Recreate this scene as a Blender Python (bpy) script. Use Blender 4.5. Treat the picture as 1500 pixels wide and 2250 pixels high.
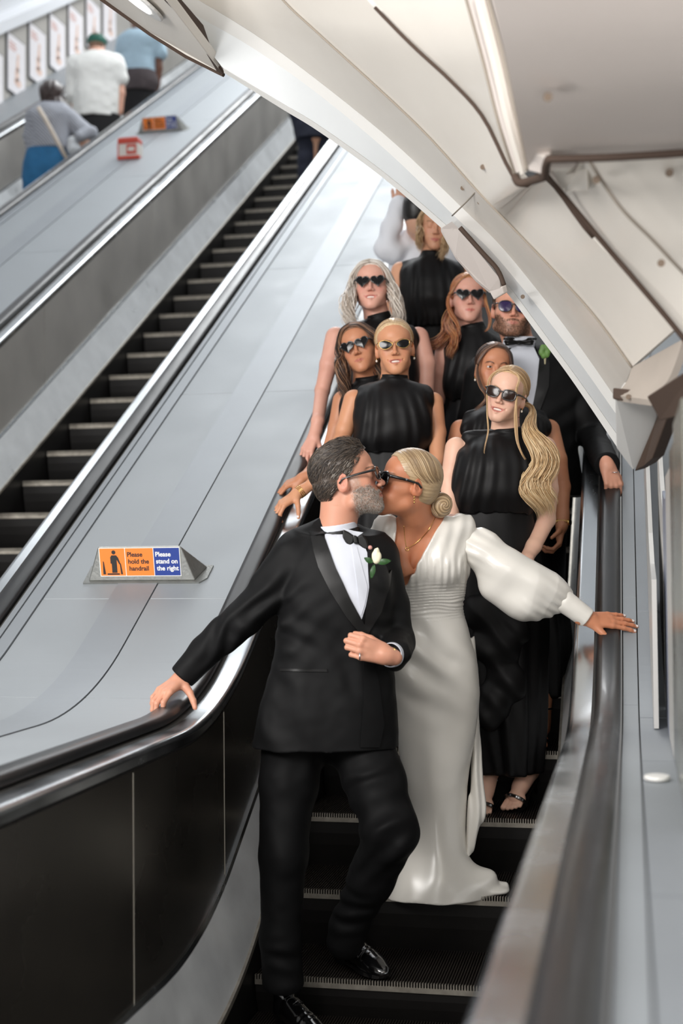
import bpy, math, random
import numpy as np
from mathutils import Vector, Matrix

for o in list(bpy.data.objects): bpy.data.objects.remove(o)
scene = bpy.context.scene
col = scene.collection
PI = math.pi
rnd = random.Random(7)

# ------------------------------------------------------------------ camera
CAM = np.array([0.0, 0.0, 1.6]); FPX = 3020.0; CX, CY = 750.0, 1125.0
_yaw, _pit, _rol = math.radians(11.85), math.radians(1.75), 0.0095
F0 = np.array([-math.sin(_yaw)*math.cos(_pit), math.cos(_yaw)*math.cos(_pit), math.sin(_pit)])
R0 = np.array([math.cos(_yaw), math.sin(_yaw), 0.0]); U0 = np.cross(R0, F0)
RR = R0*math.cos(_rol) - U0*math.sin(_rol); UU = U0*math.cos(_rol) + R0*math.sin(_rol)
FH = np.array([-math.sin(_yaw), math.cos(_yaw), 0.0])          # horizontal forward
cd = bpy.data.cameras.new('camera'); cam = bpy.data.objects.new('camera', cd); col.objects.link(cam)
cd.sensor_fit = 'VERTICAL'; cd.sensor_height = 36.0; cd.sensor_width = 24.0
cd.lens = FPX/2250.0*36.0; cd.clip_start = 0.05; cd.clip_end = 200
cam.matrix_world = Matrix(((RR[0], UU[0], -F0[0], CAM[0]), (RR[1], UU[1], -F0[1], CAM[1]), (RR[2], UU[2], -F0[2], CAM[2]), (0, 0, 0, 1)))
cd.dof.use_dof = True; cd.dof.focus_distance = 5.0; cd.dof.aperture_fstop = 2.0
scene.camera = cam

def W(px, py, D):
    """a point of the place that lies D metres along the view axis"""
    return CAM + D*(F0 + (px-CX)/FPX*RR - (py-CY)/FPX*UU)
def proj(p):
    d = np.asarray(p, float)-CAM; D = d@F0
    return CX+FPX*(d@RR)/D, CY-FPX*(d@UU)/D, D

# ------------------------------------------------------------------ world, lights, exposure
vs = scene.view_settings
vs.view_transform = 'Standard'; vs.look = 'None'; vs.gamma = 1.0; vs.exposure = 0.12; vs.use_curve_mapping = False
wd = bpy.data.worlds.new('world'); scene.world = wd; wd.use_nodes = True
wn, wl = wd.node_tree.nodes, wd.node_tree.links
for n in list(wn): wn.remove(n)
wo = wn.new('ShaderNodeOutputWorld'); wb = wn.new('ShaderNodeBackground')
tc = wn.new('ShaderNodeTexCoord'); sx = wn.new('ShaderNodeSeparateXYZ'); rp = wn.new('ShaderNodeValToRGB')
wl.new(tc.outputs['Generated'], sx.inputs[0])
mr = wn.new('ShaderNodeMapRange'); mr.inputs[1].default_value = -1; mr.inputs[2].default_value = 1
wl.new(sx.outputs['Z'], mr.inputs[0]); wl.new(mr.outputs[0], rp.inputs[0]); wl.new(rp.outputs[0], wb.inputs[0]); wl.new(wb.outputs[0], wo.inputs[0])
rp.color_ramp.elements[0].position = 0.0; rp.color_ramp.elements[0].color = (0.24, 0.225, 0.21, 1)
rp.color_ramp.elements[1].position = 1.0; rp.color_ramp.elements[1].color = (1.0, 1.0, 1.0, 1)
for p, c in ((0.46, 0.27), (0.54, 0.42), (0.70, 0.75)):
    e = rp.color_ramp.elements.new(p); e.color = (c, c*0.99, c*0.97, 1)
wb.inputs[1].default_value = 0.72

def area(name, loc, target, sx_, sy_, power, color=(1, 1, 1)):
    ld = bpy.data.lights.new(name, 'AREA'); ld.shape = 'RECTANGLE'; ld.size = sx_; ld.size_y = sy_
    ld.energy = power; ld.color = color
    lo = bpy.data.objects.new(name, ld); col.objects.link(lo); lo.location = loc
    lo.rotation_euler = (Vector(target)-Vector(loc)).to_track_quat('-Z', 'Y').to_euler()
    return lo
for _Y, _p in ((7.8, 85), (11.5, 190), (15.5, 430), (19.5, 420)):
    _z = 1.092+(_Y-4.5)*0.5774+3.75
    area('shaft_light', (-3.1, _Y, _z), (-3.1, _Y-.25, _z-1), 4.6, 3.6, _p, (0.97, 0.99, 1.0))
area('landing_light', (-2.6, 0.2, 3.5), (-1.2, 4.8, 1.7), 2.4, 1.2, 205, (1.0, 0.975, 0.95))
area('added_uplight', (0.2, 0.3, 1.2), (0.75, 3.2, 3.2), 1.2, .8, 22, (1.0, 0.97, 0.94))  # unseen lamp, added to brighten the portal ceiling
area('added_uplight', (-3.2, 2.2, 1.3), (-1.9, 5.0, 3.3), 1.0, .8, 26, (1.0, 0.98, 0.96))  # second added lamp out of view, lifts the soffit panel
area('landing_light', (0.3, -1.6, 3.6), (-0.6, 5.0, 1.8), 2.5, 1.2, 50, (1.0, 0.97, 0.94))

# ------------------------------------------------------------------ materials
def srgb(r, g, b):
    f = lambda c: (c/255.0/12.92) if c/255.0 <= 0.04045 else ((c/255.0+0.055)/1.055)**2.4
    return (f(r), f(g), f(b), 1.0)
MATS = {}
def mat(name, color, rough=0.5, metal=0.0, noise=0.0, nscale=8.0, stretch=(1, 1, 1), spec=0.5, coat=0.0, sheen=0.0,
        emit=0.0, attr=None, sss=0.0, bump=0.0, bscale=60.0, rvar=0.0, aniso=0.0):
    if name in MATS: return MATS[name]
    m = bpy.data.materials.new(name); m.use_nodes = True; MATS[name] = m
    nt = m.node_tree; n = nt.nodes; l = nt.links; b = n['Principled BSDF']
    b.inputs['Base Color'].default_value = color; b.inputs['Roughness'].default_value = rough
    b.inputs['Metallic'].default_value = metal; b.inputs['Specular IOR Level'].default_value = spec
    b.inputs['Coat Weight'].default_value = coat; b.inputs['Coat Roughness'].default_value = 0.08
    if sheen: b.inputs['Sheen Weight'].default_value = sheen; b.inputs['Sheen Roughness'].default_value = 0.4
    if sss:
        b.inputs['Subsurface Weight'].default_value = sss; b.inputs['Subsurface Radius'].default_value = (0.012, 0.005, 0.003)
        b.inputs['Subsurface Scale'].default_value = 1.0
    if aniso: b.inputs['Anisotropic'].default_value = aniso
    if emit: b.inputs['Emission Color'].default_value = color; b.inputs['Emission Strength'].default_value = emit
    src = None
    if attr:
        a = n.new('ShaderNodeAttribute'); a.attribute_name = attr; src = a.outputs['Color']; l.new(src, b.inputs['Base Color'])
    if noise or rvar:
        t = n.new('ShaderNodeTexCoord'); mp = n.new('ShaderNodeMapping'); mp.inputs['Scale'].default_value = stretch
        tx = n.new('ShaderNodeTexNoise'); tx.inputs['Scale'].default_value = nscale; tx.inputs['Detail'].default_value = 5
        l.new(t.outputs['Object'], mp.inputs[0]); l.new(mp.outputs[0], tx.inputs[0])
        if noise:
            hv = n.new('ShaderNodeMapRange'); hv.inputs[1].default_value = 0.25; hv.inputs[2].default_value = 0.75
            hv.inputs[3].default_value = 1-noise; hv.inputs[4].default_value = 1+noise
            l.new(tx.outputs['Fac'], hv.inputs[0])
            mx = n.new('ShaderNodeMix'); mx.data_type = 'RGBA'; mx.blend_type = 'MULTIPLY'; mx.inputs[0].default_value = 1
            if src: l.new(src, mx.inputs[6])
            else: mx.inputs[6].default_value = color
            l.new(hv.outputs[0], mx.inputs[7]); l.new(mx.outputs[2], b.inputs['Base Color'])
        if rvar:
            rv = n.new('ShaderNodeMapRange'); rv.inputs[1].default_value = 0.3; rv.inputs[2].default_value = 0.7
            rv.inputs[3].default_value = max(0.02, rough-rvar); rv.inputs[4].default_value = rough+rvar
            l.new(tx.outputs['Fac'], rv.inputs[0]); l.new(rv.outputs[0], b.inputs['Roughness'])
    if bump:
        t2 = n.new('ShaderNodeTexCoord'); t3 = n.new('ShaderNodeTexNoise'); t3.inputs['Scale'].default_value = bscale
        bp = n.new('ShaderNodeBump'); bp.inputs['Strength'].default_value = bump; bp.inputs['Distance'].default_value = 0.004
        l.new(t2.outputs['Object'], t3.inputs[0]); l.new(t3.outputs['Fac'], bp.inputs['Height']); l.new(bp.outputs[0], b.inputs['Normal'])
    return m

# ------------------------------------------------------------------ object helpers
def mk(name, verts, faces, m, parent=None, smooth=False, colors=None, bevel=0.0, angle=None):
    me = bpy.data.meshes.new(name)
    me.from_pydata([tuple(map(float, v)) for v in verts], [], [tuple(map(int, f)) for f in faces]); me.update()
    ms = m if isinstance(m, (list, tuple)) else [m]
    for x in ms: me.materials.append(x)
    if smooth: me.polygons.foreach_set('use_smooth', [True]*len(me.polygons))
    if colors is not None:
        at = me.color_attributes.new('col', 'FLOAT_COLOR', 'POINT')
        c = np.ones((len(verts), 4), np.float32); c[:, :3] = colors; at.data.foreach_set('color', c.ravel())
    o = bpy.data.objects.new(name, me); col.objects.link(o)
    if parent is not None: o.parent = parent; o.matrix_parent_inverse = Matrix(); o.location = -Vector(tuple(world_loc(parent)))
    if bevel:
        bv = o.modifiers.new('bevel', 'BEVEL'); bv.width = bevel; bv.segments = 2; bv.limit_method = 'ANGLE'
    if angle is not None: me.set_sharp_from_angle(angle=angle)
    return o
def world_loc(o):
    v = np.zeros(3)
    while o is not None: v += np.array(o.location); o = o.parent
    return v
def thing(name, label, cat, loc=(0, 0, 0), group=None):
    o = bpy.data.objects.new(name, None); col.objects.link(o); o.location = tuple(map(float, loc)); o.empty_display_size = 0.1
    o['label'] = label; o['category'] = cat
    if group: o['group'] = group
    return o
def tag(o, label, cat, group=None):
    o['label'] = label; o['category'] = cat
    if group: o['group'] = group
    return o
def struct(o): o['kind'] = 'structure'; return o

class MB:
    def __init__(s): s.v = []; s.f = []
    def add(s, v, f):
        b = len(s.v); s.v += [tuple(map(float, x)) for x in v]; s.f += [tuple(i+b for i in q) for q in f]; return s
    def box(s, a, b):
        (x0, y0, z0), (x1, y1, z1) = a, b
        return s.add([(x0, y0, z0), (x1, y0, z0), (x1, y1, z0), (x0, y1, z0), (x0, y0, z1), (x1, y0, z1), (x1, y1, z1), (x0, y1, z1)],
                     [(0, 3, 2, 1), (4, 5, 6, 7), (0, 1, 5, 4), (1, 2, 6, 5), (2, 3, 7, 6), (3, 0, 4, 7)])
    def tube(s, pts, r, n=8, closed=False, cap=True, flat=None):
        pts = [np.asarray(p, float) for p in pts]; N = len(pts)
        rs = list(r) if hasattr(r, '__len__') else [r]*N
        b = len(s.v); up = None
        for i, p in enumerate(pts):
            if closed: t = pts[(i+1) % N]-pts[i-1]
            else: t = pts[min(i+1, N-1)]-pts[max(i-1, 0)]
            t = t/(np.linalg.norm(t)+1e-9)
            if up is None:
                up = np.array([0, 0, 1.0]) if abs(t[2]) < 0.9 else np.array([0, 1.0, 0])
            sx_ = np.cross(up, t); sx_ /= np.linalg.norm(sx_)+1e-9; sy_ = np.cross(t, sx_); up = sy_
            for k in range(n):
                a = 2*PI*k/n; fl = 1 if flat is None else flat
                s.v.append(tuple(p+rs[i]*(math.cos(a)*sx_+math.sin(a)*sy_*fl)))
        M = N if closed else N-1
        for i in range(M):
            for k in range(n):
                s.f.append((b+i*n+k, b+i*n+(k+1) % n, b+((i+1) % N)*n+(k+1) % n, b+((i+1) % N)*n+k))
        if cap and not closed:
            s.f.append(tuple(b+k for k in range(n))[::-1]); s.f.append(tuple(b+(N-1)*n+k for k in range(n)))
        return s
    def extrude(s, poly, d, back=None):
        """poly: 3-D points of a planar outline, d: extrusion vector"""
        poly = [np.asarray(p, float) for p in poly]; n = len(poly); d = np.asarray(d, float)
        v = poly+[p+d for p in poly]
        f = [tuple(range(n))[::-1], tuple(range(n, 2*n))]+[(i, (i+1) % n, (i+1) % n+n, i+n) for i in range(n)]
        return s.add(v, f)
    def build(s, name, m, parent=None, **kw): return mk(name, s.v, s.f, m, parent, **kw)

def spline(pts, n):
    """Catmull-Rom through pts, n samples"""
    P = np.asarray(pts, float); N = len(P)
    t = np.linspace(0, N-1, n); out = []
    for u in t:
        i = min(int(u), N-2); f = u-i
        p0 = P[max(i-1, 0)]; p1 = P[i]; p2 = P[i+1]; p3 = P[min(i+2, N-1)]
        out.append(0.5*((2*p1)+(-p0+p2)*f+(2*p0-5*p1+4*p2-p3)*f*f+(-p0+3*p1-3*p2+p3)*f**3))
    return np.array(out)
# ------------------------------------------------------------------ escalators
TAN = math.tan(math.radians(30)); RISE, RUN = 0.2083, 0.3608
def path(Y, Yc, z0, R):
    """flat at z0, then 30 degrees up from Yc, joined by an arc"""
    t = R*math.tan(math.radians(15)); a = Yc-t; b = Yc+t*math.cos(math.radians(30))
    if Y <= a: return z0
    if Y >= b: return z0+(Y-Yc)*TAN
    return z0+R-math.sqrt(max(R*R-(Y-a)**2, 0))
def zrail(Y): return path(Y, 4.50, 1.092, 1.5)
def znose(Y): return path(Y, 4.28, 0.0, 1.5)
Y0, Y1 = -0.6, 26.0
YS = list(np.linspace(Y0, 3.9, 6))+list(np.linspace(4.0, 5.2, 25))+list(np.linspace(5.6, Y1, 12))

def sweep(prof, zf, ys=None, y0=None, y1=None):
    """closed cross-section [(x, dz)] carried along Y; zf may be one function or one per point"""
    ys = YS if ys is None else ys
    if y0 is not None: ys = [y0]+[y for y in ys if y0+1e-4 < y < y1-1e-4]+[y1]
    n = len(prof); v = []; f = []
    for Y in ys:
        for p in prof:
            g = p[2] if len(p) > 2 else zf
            v.append((p[0], Y, g(Y)+p[1]))
    for i in range(len(ys)-1):
        for k in range(n):
            f.append((i*n+k, (i+1)*n+k, (i+1)*n+(k+1) % n, i*n+(k+1) % n))
    f.append(tuple(range(n))); f.append(tuple((len(ys)-1)*n+k for k in range(n))[::-1])
    return v, f

M_deck = mat('brushed_deck_metal', srgb(152, 157, 161), 0.55, 0.35, noise=0.04, nscale=3, rvar=0.05)
M_band = mat('cover_strip_metal', srgb(146, 151, 156), 0.5, 0.4, noise=0.04, nscale=3)
M_line = mat('dark_joint', srgb(58, 56, 54), 0.8)
M_rail = mat('black_rubber', srgb(26, 26, 27), 0.36, 0.0, spec=0.5, coat=0.12, noise=0.2, nscale=14, stretch=(1, .2, .2), rvar=0.08)
M_chrome = mat('polished_trim', srgb(204, 208, 211), 0.24, 1.0, noise=0.06, nscale=5, rvar=0.06)
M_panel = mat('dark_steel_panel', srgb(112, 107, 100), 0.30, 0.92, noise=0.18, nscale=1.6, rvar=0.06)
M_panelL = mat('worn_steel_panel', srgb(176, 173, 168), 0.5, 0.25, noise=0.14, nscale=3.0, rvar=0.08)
M_inner = mat('scuffed_skirt_steel', srgb(226, 229, 231), 0.36, 0.35, noise=0.12, nscale=6, rvar=0.1)
M_wallg0 = mat('pale_joint_strip', srgb(190, 184, 172), .5, .2)
M_dark = mat('soot_black', srgb(14, 13, 13), 0.7)
M_tread = mat('ribbed_tread', srgb(60, 55, 50), 0.45, 0.6, noise=0.2, nscale=5)
M_riser = mat('black_riser', srgb(20, 18, 17), 0.5, 0.3, noise=0.3, nscale=6)
M_comb = mat('worn_comb_edge', srgb(158, 152, 142), 0.42, 0.8, noise=0.25, nscale=30)

def arcpts(cx, cz, r, a0, a1, n):
    return [(cx+r*math.cos(math.radians(a0+(a1-a0)*i/(n-1))), cz+r*math.sin(math.radians(a0+(a1-a0)*i/(n-1)))) for i in range(n)]

def escalator(XL, XR, label, ylo, yhi, kphase, group, panelmat, comb_fine=True):
    """XL, XR: the handrail centre lines"""
    t = thing('escalator', label, 'escalator', ((XL+XR)/2, 4.3, 0), group)
    for X, s in ((XL, 1), (XR, -1)):                       # s points from the rail to the steps
        # rubber handrail, a rounded C
        pr = [(X-s*.040, -.030), (X-s*.042, -.014), (X-s*.034, -.003), (X-s*.018, .002), (X+s*.018, .002), (X+s*.034, -.003), (X+s*.042, -.014), (X+s*.040, -.030),
              (X+s*.026, -.036), (X-s*.026, -.036)]
        v, f = sweep(pr, zrail); mk('handrail', v, f, M_rail, t, smooth=True, angle=0.9)
        # dark guide channel under the rail
        v, f = sweep([(X-s*.034, -.040), (X+s*.050, -.040), (X+s*.050, -.085), (X-s*.034, -.085)], zrail); mk('guide_channel', v, f, M_line, t)
        # polished moulding
        q = arcpts(0, 0, 1, 100, -20, 7)
        pr = [(X+s*.050, -.085), (X+s*.050, -.042)]+[(X+s*(.104+.018*c), -.058+.016*d) for c, d in q]+[(X+s*.118, -.085)]
        v, f = sweep(pr, zrail); mk('balustrade_moulding', v, f, M_chrome, t, smooth=True, angle=0.7)
        v, f = sweep([(X+s*.075, -.085), (X+s*.112, -.085), (X+s*.112, -.10), (X+s*.075, -.10)], zrail); mk('shadow_gap', v, f, M_dark, t)
        # panels with upright joints between them
        zb = lambda Y: znose(Y)
        joints = [-0.6, 0.9, 2.4, 3.67, 4.55, 6.3, 8.4, 10.5, 12.6, 14.7, 16.8, 18.9, 21.0, 23.1, Y1]
        for a, b in zip(joints[:-1], joints[1:]):
            pr = [(X+s*.100, -.095), (X+s*.116, -.095), (X+s*.116, .345, zb), (X+s*.100, .345, zb)]
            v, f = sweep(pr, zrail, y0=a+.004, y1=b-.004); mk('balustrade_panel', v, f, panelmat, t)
        for yj in (3.67, 4.55):
            v, f = sweep([(X+s*.1155, -.10), (X+s*.1175, -.10), (X+s*.1175, .35, zb), (X+s*.1155, .35, zb)], zrail, y0=yj-.0022, y1=yj+.0022); mk('joint_bead', v, f, M_wallg0, t)
        v, f = sweep([(X+s*.090, -.095), (X+s*.112, -.095), (X+s*.112, .345, zb), (X+s*.090, .345, zb)], zrail); mk('panel_backing', v, f, M_wallg if False else M_comb, t)
        pr = [(X+s*.100, .352), (X+s*.124, .352), (X+s*.128, .335), (X+s*.10, .325)]
        v, f = sweep(pr, zb); mk('panel_bead', v, f, M_chrome, t)
        # sloping inner deck and the skirt beside the steps
        pr = [(X+s*.112, .326), (X+s*.128, .330), (X+s*.204, .100), (X+s*.190, .090)]
        v, f = sweep(pr, zb); mk('inner_deck', v, f, M_inner, t)
        pr = [(X+s*.185, .096), (X+s*.208, .096), (X+s*.210, -.35), (X+s*.185, -.35)]
        v, f = sweep(pr, zb); mk('skirt', v, f, M_riser, t)
        v, f = sweep([(X+s*.196, .106), (X+s*.212, .104), (X+s*.214, .088), (X+s*.196, .088)], zb); mk('skirt_bead', v, f, M_chrome if False else M_comb, t)
    # steps
    xa, xb = XL+.215, XR-.215
    ks = range(-6, 60)
    for k in ks:
        Yn = kphase+RUN*k
        if Yn < 4.28: Yn = 4.28-(4.28-Yn)*1.11
        if Yn < ylo or Yn > yhi: continue
        zt = znose(Yn); znx = znose(Yn-RUN*1.05)
        depth = 0.42
        mb = MB(); pitch = 0.0095*(1 if comb_fine else 2)
        n = int((xb-xa)/pitch); z0_ = zt-.012
        # ribbed tread as one strip of square grooves
        vv = []; ff = []
        for i in range(n+1):
            x0 = xa+(xb-xa)*i/(n+1); x1 = xa+(xb-xa)*(i+.45)/(n+1); x2 = xa+(xb-xa)*(i+1)/(n+1)
            for x, z in ((x0, zt), (x1, zt), (x1, z0_), (x2, z0_)):
                vv.append((x, Yn, z)); vv.append((x, Yn+depth, z))
        for i in range(len(vv)//2-1): ff.append((2*i, 2*i+2, 2*i+3, 2*i+1))
        st = mk('step', vv, ff, M_tread, t)
        # worn bright nosing with comb teeth
        cm = MB(); cm.box((xa, Yn-.004, zt-.030), (xb, Yn+.002, zt-.013))
        for i in range(0, n+1):
            x0 = xa+(xb-xa)*i/(n+1)
            cm.box((x0, Yn-.003, zt-.014), (x0+pitch*.45, Yn+.010, zt+.0025))
        cm.build('comb_edge', M_comb, st)
        # curved riser
        rv = []; rf = []
        h = max(zt-znx, .01)+.02
        for i in range(6):
            u = i/5.0; rv += [(xa, Yn+.004+.05*math.sin(u*PI/2)*u, zt-.028-h*u), (xb, Yn+.004+.05*math.sin(u*PI/2)*u, zt-.028-h*u)]
        for i in range(5): rf.append((2*i, 2*i+2, 2*i+3, 2*i+1))
        mk('riser', rv, rf, M_riser, st)
    v, f = sweep([(xa-.02, -.42), (xb+.02, -.42), (xb+.02, -.5), (xa-.02, -.5)], znose); mk('truss_floor', v, f, M_dark, t)
    return t

G = 'escalators in the tunnel'
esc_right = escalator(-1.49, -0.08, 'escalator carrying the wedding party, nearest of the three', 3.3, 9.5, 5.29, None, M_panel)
esc_mid = escalator(-3.86, -2.45, 'nearly empty escalator with its long run of bare black steps', 6.0, 20.0, 5.33, None, M_panelL)
esc_left = escalator(-6.36, -4.95, 'escalator of commuters seen from behind beside the poster wall', 10.0, 19.0, 5.29, None, M_panelL, False)

# ------------------------------------------------------------------ decks between the escalators
def zd(Y): return zrail(Y)
def deck(x0, x1, label, joints, ridge=True):
    """x0: rail centre at the left, x1: rail centre at the right"""
    t = thing('escalator_deck', label, 'metal deck', ((x0+x1)/2, 4.3, 1.0))
    g0, b0, b1 = x0+.150, x0+.430, x0+.600
    v, f = sweep([(x0+.046, -.032), (x0+.058, -.032), (x0+.058, -.09), (x0+.046, -.09)], zd); mk('edge_gap', v, f, M_line, t)
    v, f = sweep([(x0+.058, -.024), (x0+.085, -.020), (x0+.085, -.09), (x0+.058, -.09)], zd); mk('edge_strip', v, f, M_band, t)
    v, f = sweep([(x0+.088, -.026), (g0-.003, -.022), (g0-.003, -.09), (x0+.088, -.09)], zd); mk('edge_strip', v, f, M_band, t)
    v, f = sweep([(x0+.05, -.040), (x1-.045, -.040), (x1-.045, -.10), (x0+.05, -.10)], zd); mk('deck_base', v, f, M_line, t)
    v, f = sweep([(b0, -.026), (b1-.004, -.026), (b1-.004, -.07), (b0, -.07)], zd); mk('cover_strip', v, f, M_band, t)
    for a, b in zip(joints[:-1], joints[1:]):
        v, f = sweep([(g0, -.030), (b0-.0015, -.030), (b0-.0015, -.07), (g0, -.07)], zd, y0=a+.0025, y1=b-.0025); mk('deck_panel', v, f, M_deck, t)
        v, f = sweep([(b1, -.030), (x1-.050, -.030), (x1-.050, -.07), (b1, -.07)], zd, y0=a+.0025, y1=b-.0025); mk('deck_panel', v, f, M_deck, t)
    return t
J = [-0.6, 1.2, 2.9, 4.48, 5.14, 6.9, 8.67, 10.45, 12.25, 14.05, 15.85, 17.65, 19.45, 21.3, 23.1, Y1]
deck(-2.45, -1.49, 'pale metal deck between the two nearer escalators, sloping down past the couple', J)
deck(-4.95, -3.86, 'pale metal deck at upper left carrying the red box', [y+.6 for y in J[:-1]]+[Y1])
t = thing('escalator_deck', 'narrow metal deck strip right of the handrail the bride touches', 'metal deck', (0, 4, 1))
for a, b in zip(J[:-1], J[1:]):
    v, f = sweep([(-.030, -.030), (.016, -.030), (.016, -.09), (-.030, -.09)], zd, y0=a+.002, y1=b-.002); mk('deck_panel', v, f, M_deck, t)
for a, b in zip([-.6, 2.2, 3.6, 4.35, 5.05, 6.9, 8.8], [2.2, 3.6, 4.35, 5.05, 6.9, 8.8, Y1]):
    v, f = sweep([(.020, -.026), (.110, -.026), (.110, -.09), (.020, -.09)], zd, y0=a+.004, y1=b-.004); mk('deck_panel', v, f, M_band, t)
v, f = sweep([(-.034, -.04), (.11, -.04), (.11, -.10), (-.034, -.10)], zd); mk('deck_base', v, f, M_line, t)
M_cap = mat('white_enamel', srgb(232, 230, 226), 0.35, 0.0)
mb = MB(); Yk = 3.30; zk = zrail(Yk)-.024
pts = []
for a in range(20):
    A = 2*PI*a/20; pts.append((.052+.030*math.cos(A), Yk+.035*math.sin(A), zk))
mb.extrude(pts, (0, 0, .010)); tag(mb.build('cap_cover', M_cap, bevel=.003), 'small white cap fixed to the right-hand deck strip', 'cap')

# red box and yellow-orange signs on the decks
def zdk(Y): return zrail(Y)-.030
SL = np.array([0, math.cos(math.radians(30)), math.sin(math.radians(30))]); SN = np.array([0, -math.sin(math.radians(30)), math.cos(math.radians(30))])
M_cast = mat('cast_aluminium', srgb(142, 143, 140), 0.45, 0.8, noise=0.12, nscale=20, bump=0.3, bscale=90)
M_or = mat('sign_orange', srgb(240, 128, 40), 0.45); M_bl = mat('sign_blue', srgb(12, 50, 135), 0.4)
M_wh = mat('sign_white', srgb(236, 236, 232), 0.5); M_ink = mat('sign_ink', srgb(24, 22, 24), 0.5)
FONT = bpy.data.fonts.load('<builtin>') if '<builtin>' in bpy.data.fonts else None
def text_obj(body, size, m, parent, M4, name='lettering', bold=0.0):
    cu = bpy.data.curves.new(name, 'FONT'); cu.body = body; cu.size = size; cu.extrude = 0.0006; cu.space_line = 0.98; cu.offset = bold
    o = bpy.data.objects.new(name, cu); col.objects.link(o)
    dg = bpy.context.evaluated_depsgraph_get(); me = bpy.data.meshes.new_from_object(o.evaluated_get(dg))
    bpy.data.objects.remove(o)
    v = [M4 @ x.co for x in me.vertices]; f = [tuple(p.vertices) for p in me.polygons]
    return mk(name, [tuple(a) for a in v], f, m, parent)
def deck_sign(xc, Yb, label, sc=1.0):
    P0 = np.array([xc, Yb, zdk(Yb)])
    t = thing('safety_sign', label, 'sign', P0)
    ex = np.array([1.0, 0, 0]); 
    def L(a, b, c): return P0+ex*a*sc+SL*b*sc+SN*c*sc       # across, up the slope, out of the deck
    w = .225; wt = .172; top = .142
    # base plate
    mb = MB(); mb.extrude([L(-w-.02, -.015, 0), L(w+.02, -.015, 0), L(w+.045, .02, 0), L(w+.045, .12, 0), L(-w-.03, .12, 0)], SN*.006*sc); mb.build('base_plate', M_cast, t)
    # hipped cast wedge: face, two cheeks, back
    f0, f1 = L(-w, 0, .006), L(w, 0, .006); t0, t1 = L(-wt, .045, top), L(wt, .045, top); b0, b1 = L(-w-.015, .105, .006), L(w+.025, .105, .006)
    mb = MB(); mb.add([f0, f1, t1, t0, b0, b1], [(0, 1, 2, 3), (0, 3, 4), (1, 5, 2), (3, 2, 5, 4), (0, 4, 5, 1)]); mb.build('sign_housing', M_cast, t, bevel=.004*sc)
    # the plate lies on the face
    up = (t0+t1)/2-(f0+f1)/2; H = np.linalg.norm(up); up /= H; nrm = np.cross(ex, up); nrm /= np.linalg.norm(nrm)
    c0 = (f0+f1)/2+up*.022*sc+nrm*.0012
    def S(a, b, c=0): return c0+ex*a*sc+up*b*sc+nrm*c
    pw, ph = .168, .112
    def plate(nm, a0, a1, b0, b1, m, z, th=.0012):
        mb = MB(); mb.extrude([S(a0, b0, z), S(a1, b0, z), S(a1, b1, z), S(a0, b1, z)], nrm*th); return mb.build(nm, m, t)
    bd = .003
    plate('white_border', -pw-bd, pw+bd, -bd, ph+bd, M_wh, 0)
    plate('orange_field', -pw, -.062, 0, ph, M_or, .0008); plate('orange_field', -.059, .058, 0, ph, M_or, .0008); plate('blue_field', .061, pw, 0, ph, M_bl, .0008)
    def mtx(a, b):
        o = S(a, b, .0024); return Matrix(((ex[0], up[0], nrm[0], o[0]), (ex[1], up[1], nrm[1], o[1]), (ex[2], up[2], nrm[2], o[2]), (0, 0, 0, 1)))
    s_ = .0262*sc
    for i, (a, b) in enumerate((('Please', -.052), ('hold the', -.049), ('handrail', -.046))):
        text_obj(a, s_, M_ink, t, mtx(b, .078-.0285*i), bold=.0006)
    for i, (a, b) in enumerate((('Please', .067), ('stand on', .069), ('the right', .071))):
        text_obj(a, s_, M_wh, t, mtx(b, .078-.0285*i), bold=.0006)
    # pictogram: rider between two handrails
    pm = MB()
    def shp(pts): pm.extrude([S(a, b, .0022) for a, b in pts], nrm*.0006)
    shp([(-.108+.0085*math.cos(k*PI/8), .096+.0085*math.sin(k*PI/8)) for k in range(16)])
    shp([(-.118, .084), (-.098, .084), (-.090, .074), (-.082, .050), (-.087, .047), (-.097, .066), (-.097, .012), (-.119, .012), (-.119, .050), (-.1235, .050), (-.1235, .076)])
    shp([(-.140, .004), (-.088, .004), (-.088, .010), (-.140, .010)])
    shp([(-.156, .060), (-.152, .058), (-.146, .006), (-.158, .006)]); shp([(-.085, .052), (-.080, .050), (-.074, .006), (-.082, .006)])
    pm.build('pictogram', M_ink, t)
    return t
deck_sign(-1.925, 5.25, 'wedge sign reading hold the handrail and stand on the right, beside the groom')
deck_sign(-4.37, 12.5, 'smaller distant wedge sign on the upper left deck, above the red box')

# emergency stop box
M_red = mat('box_red', srgb(205, 78, 62), 0.45); M_ofw = mat('box_white', srgb(222, 216, 208), 0.5)
P0 = np.array([-4.36, 11.6, zdk(11.6)]); t = thing('emergency_stop_box', 'red and white box standing on the upper left deck', 'control box', P0)
def rb(a, b, c0, c1, y0, y1):
    mb = MB(); mb.box((P0[0]+a, P0[1]+y0, P0[2]+c0), (P0[0]+b, P0[1]+y1, P0[2]+c1)); return mb
rb(-.10, .11, .0, .03, -.02, .13).build('base', M_red, t, bevel=.006); rb(-.095, .095, .03, .15, 0, .13).build('body', M_ofw, t, bevel=.01)
rb(-.105, .09, .145, .205, -.012, .14).build('lid', M_red, t, bevel=.02); rb(-.015, .075, .05, .135, -.006, .0).build('front_plate', M_red, t)
rb(.0, .06, .075, .11, -.009, -.005).build('lettering_panel', M_ofw, t); rb(-.105, -.09, .03, .15, 0, .12).build('side_plate', M_red, t, bevel=.004)

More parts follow.
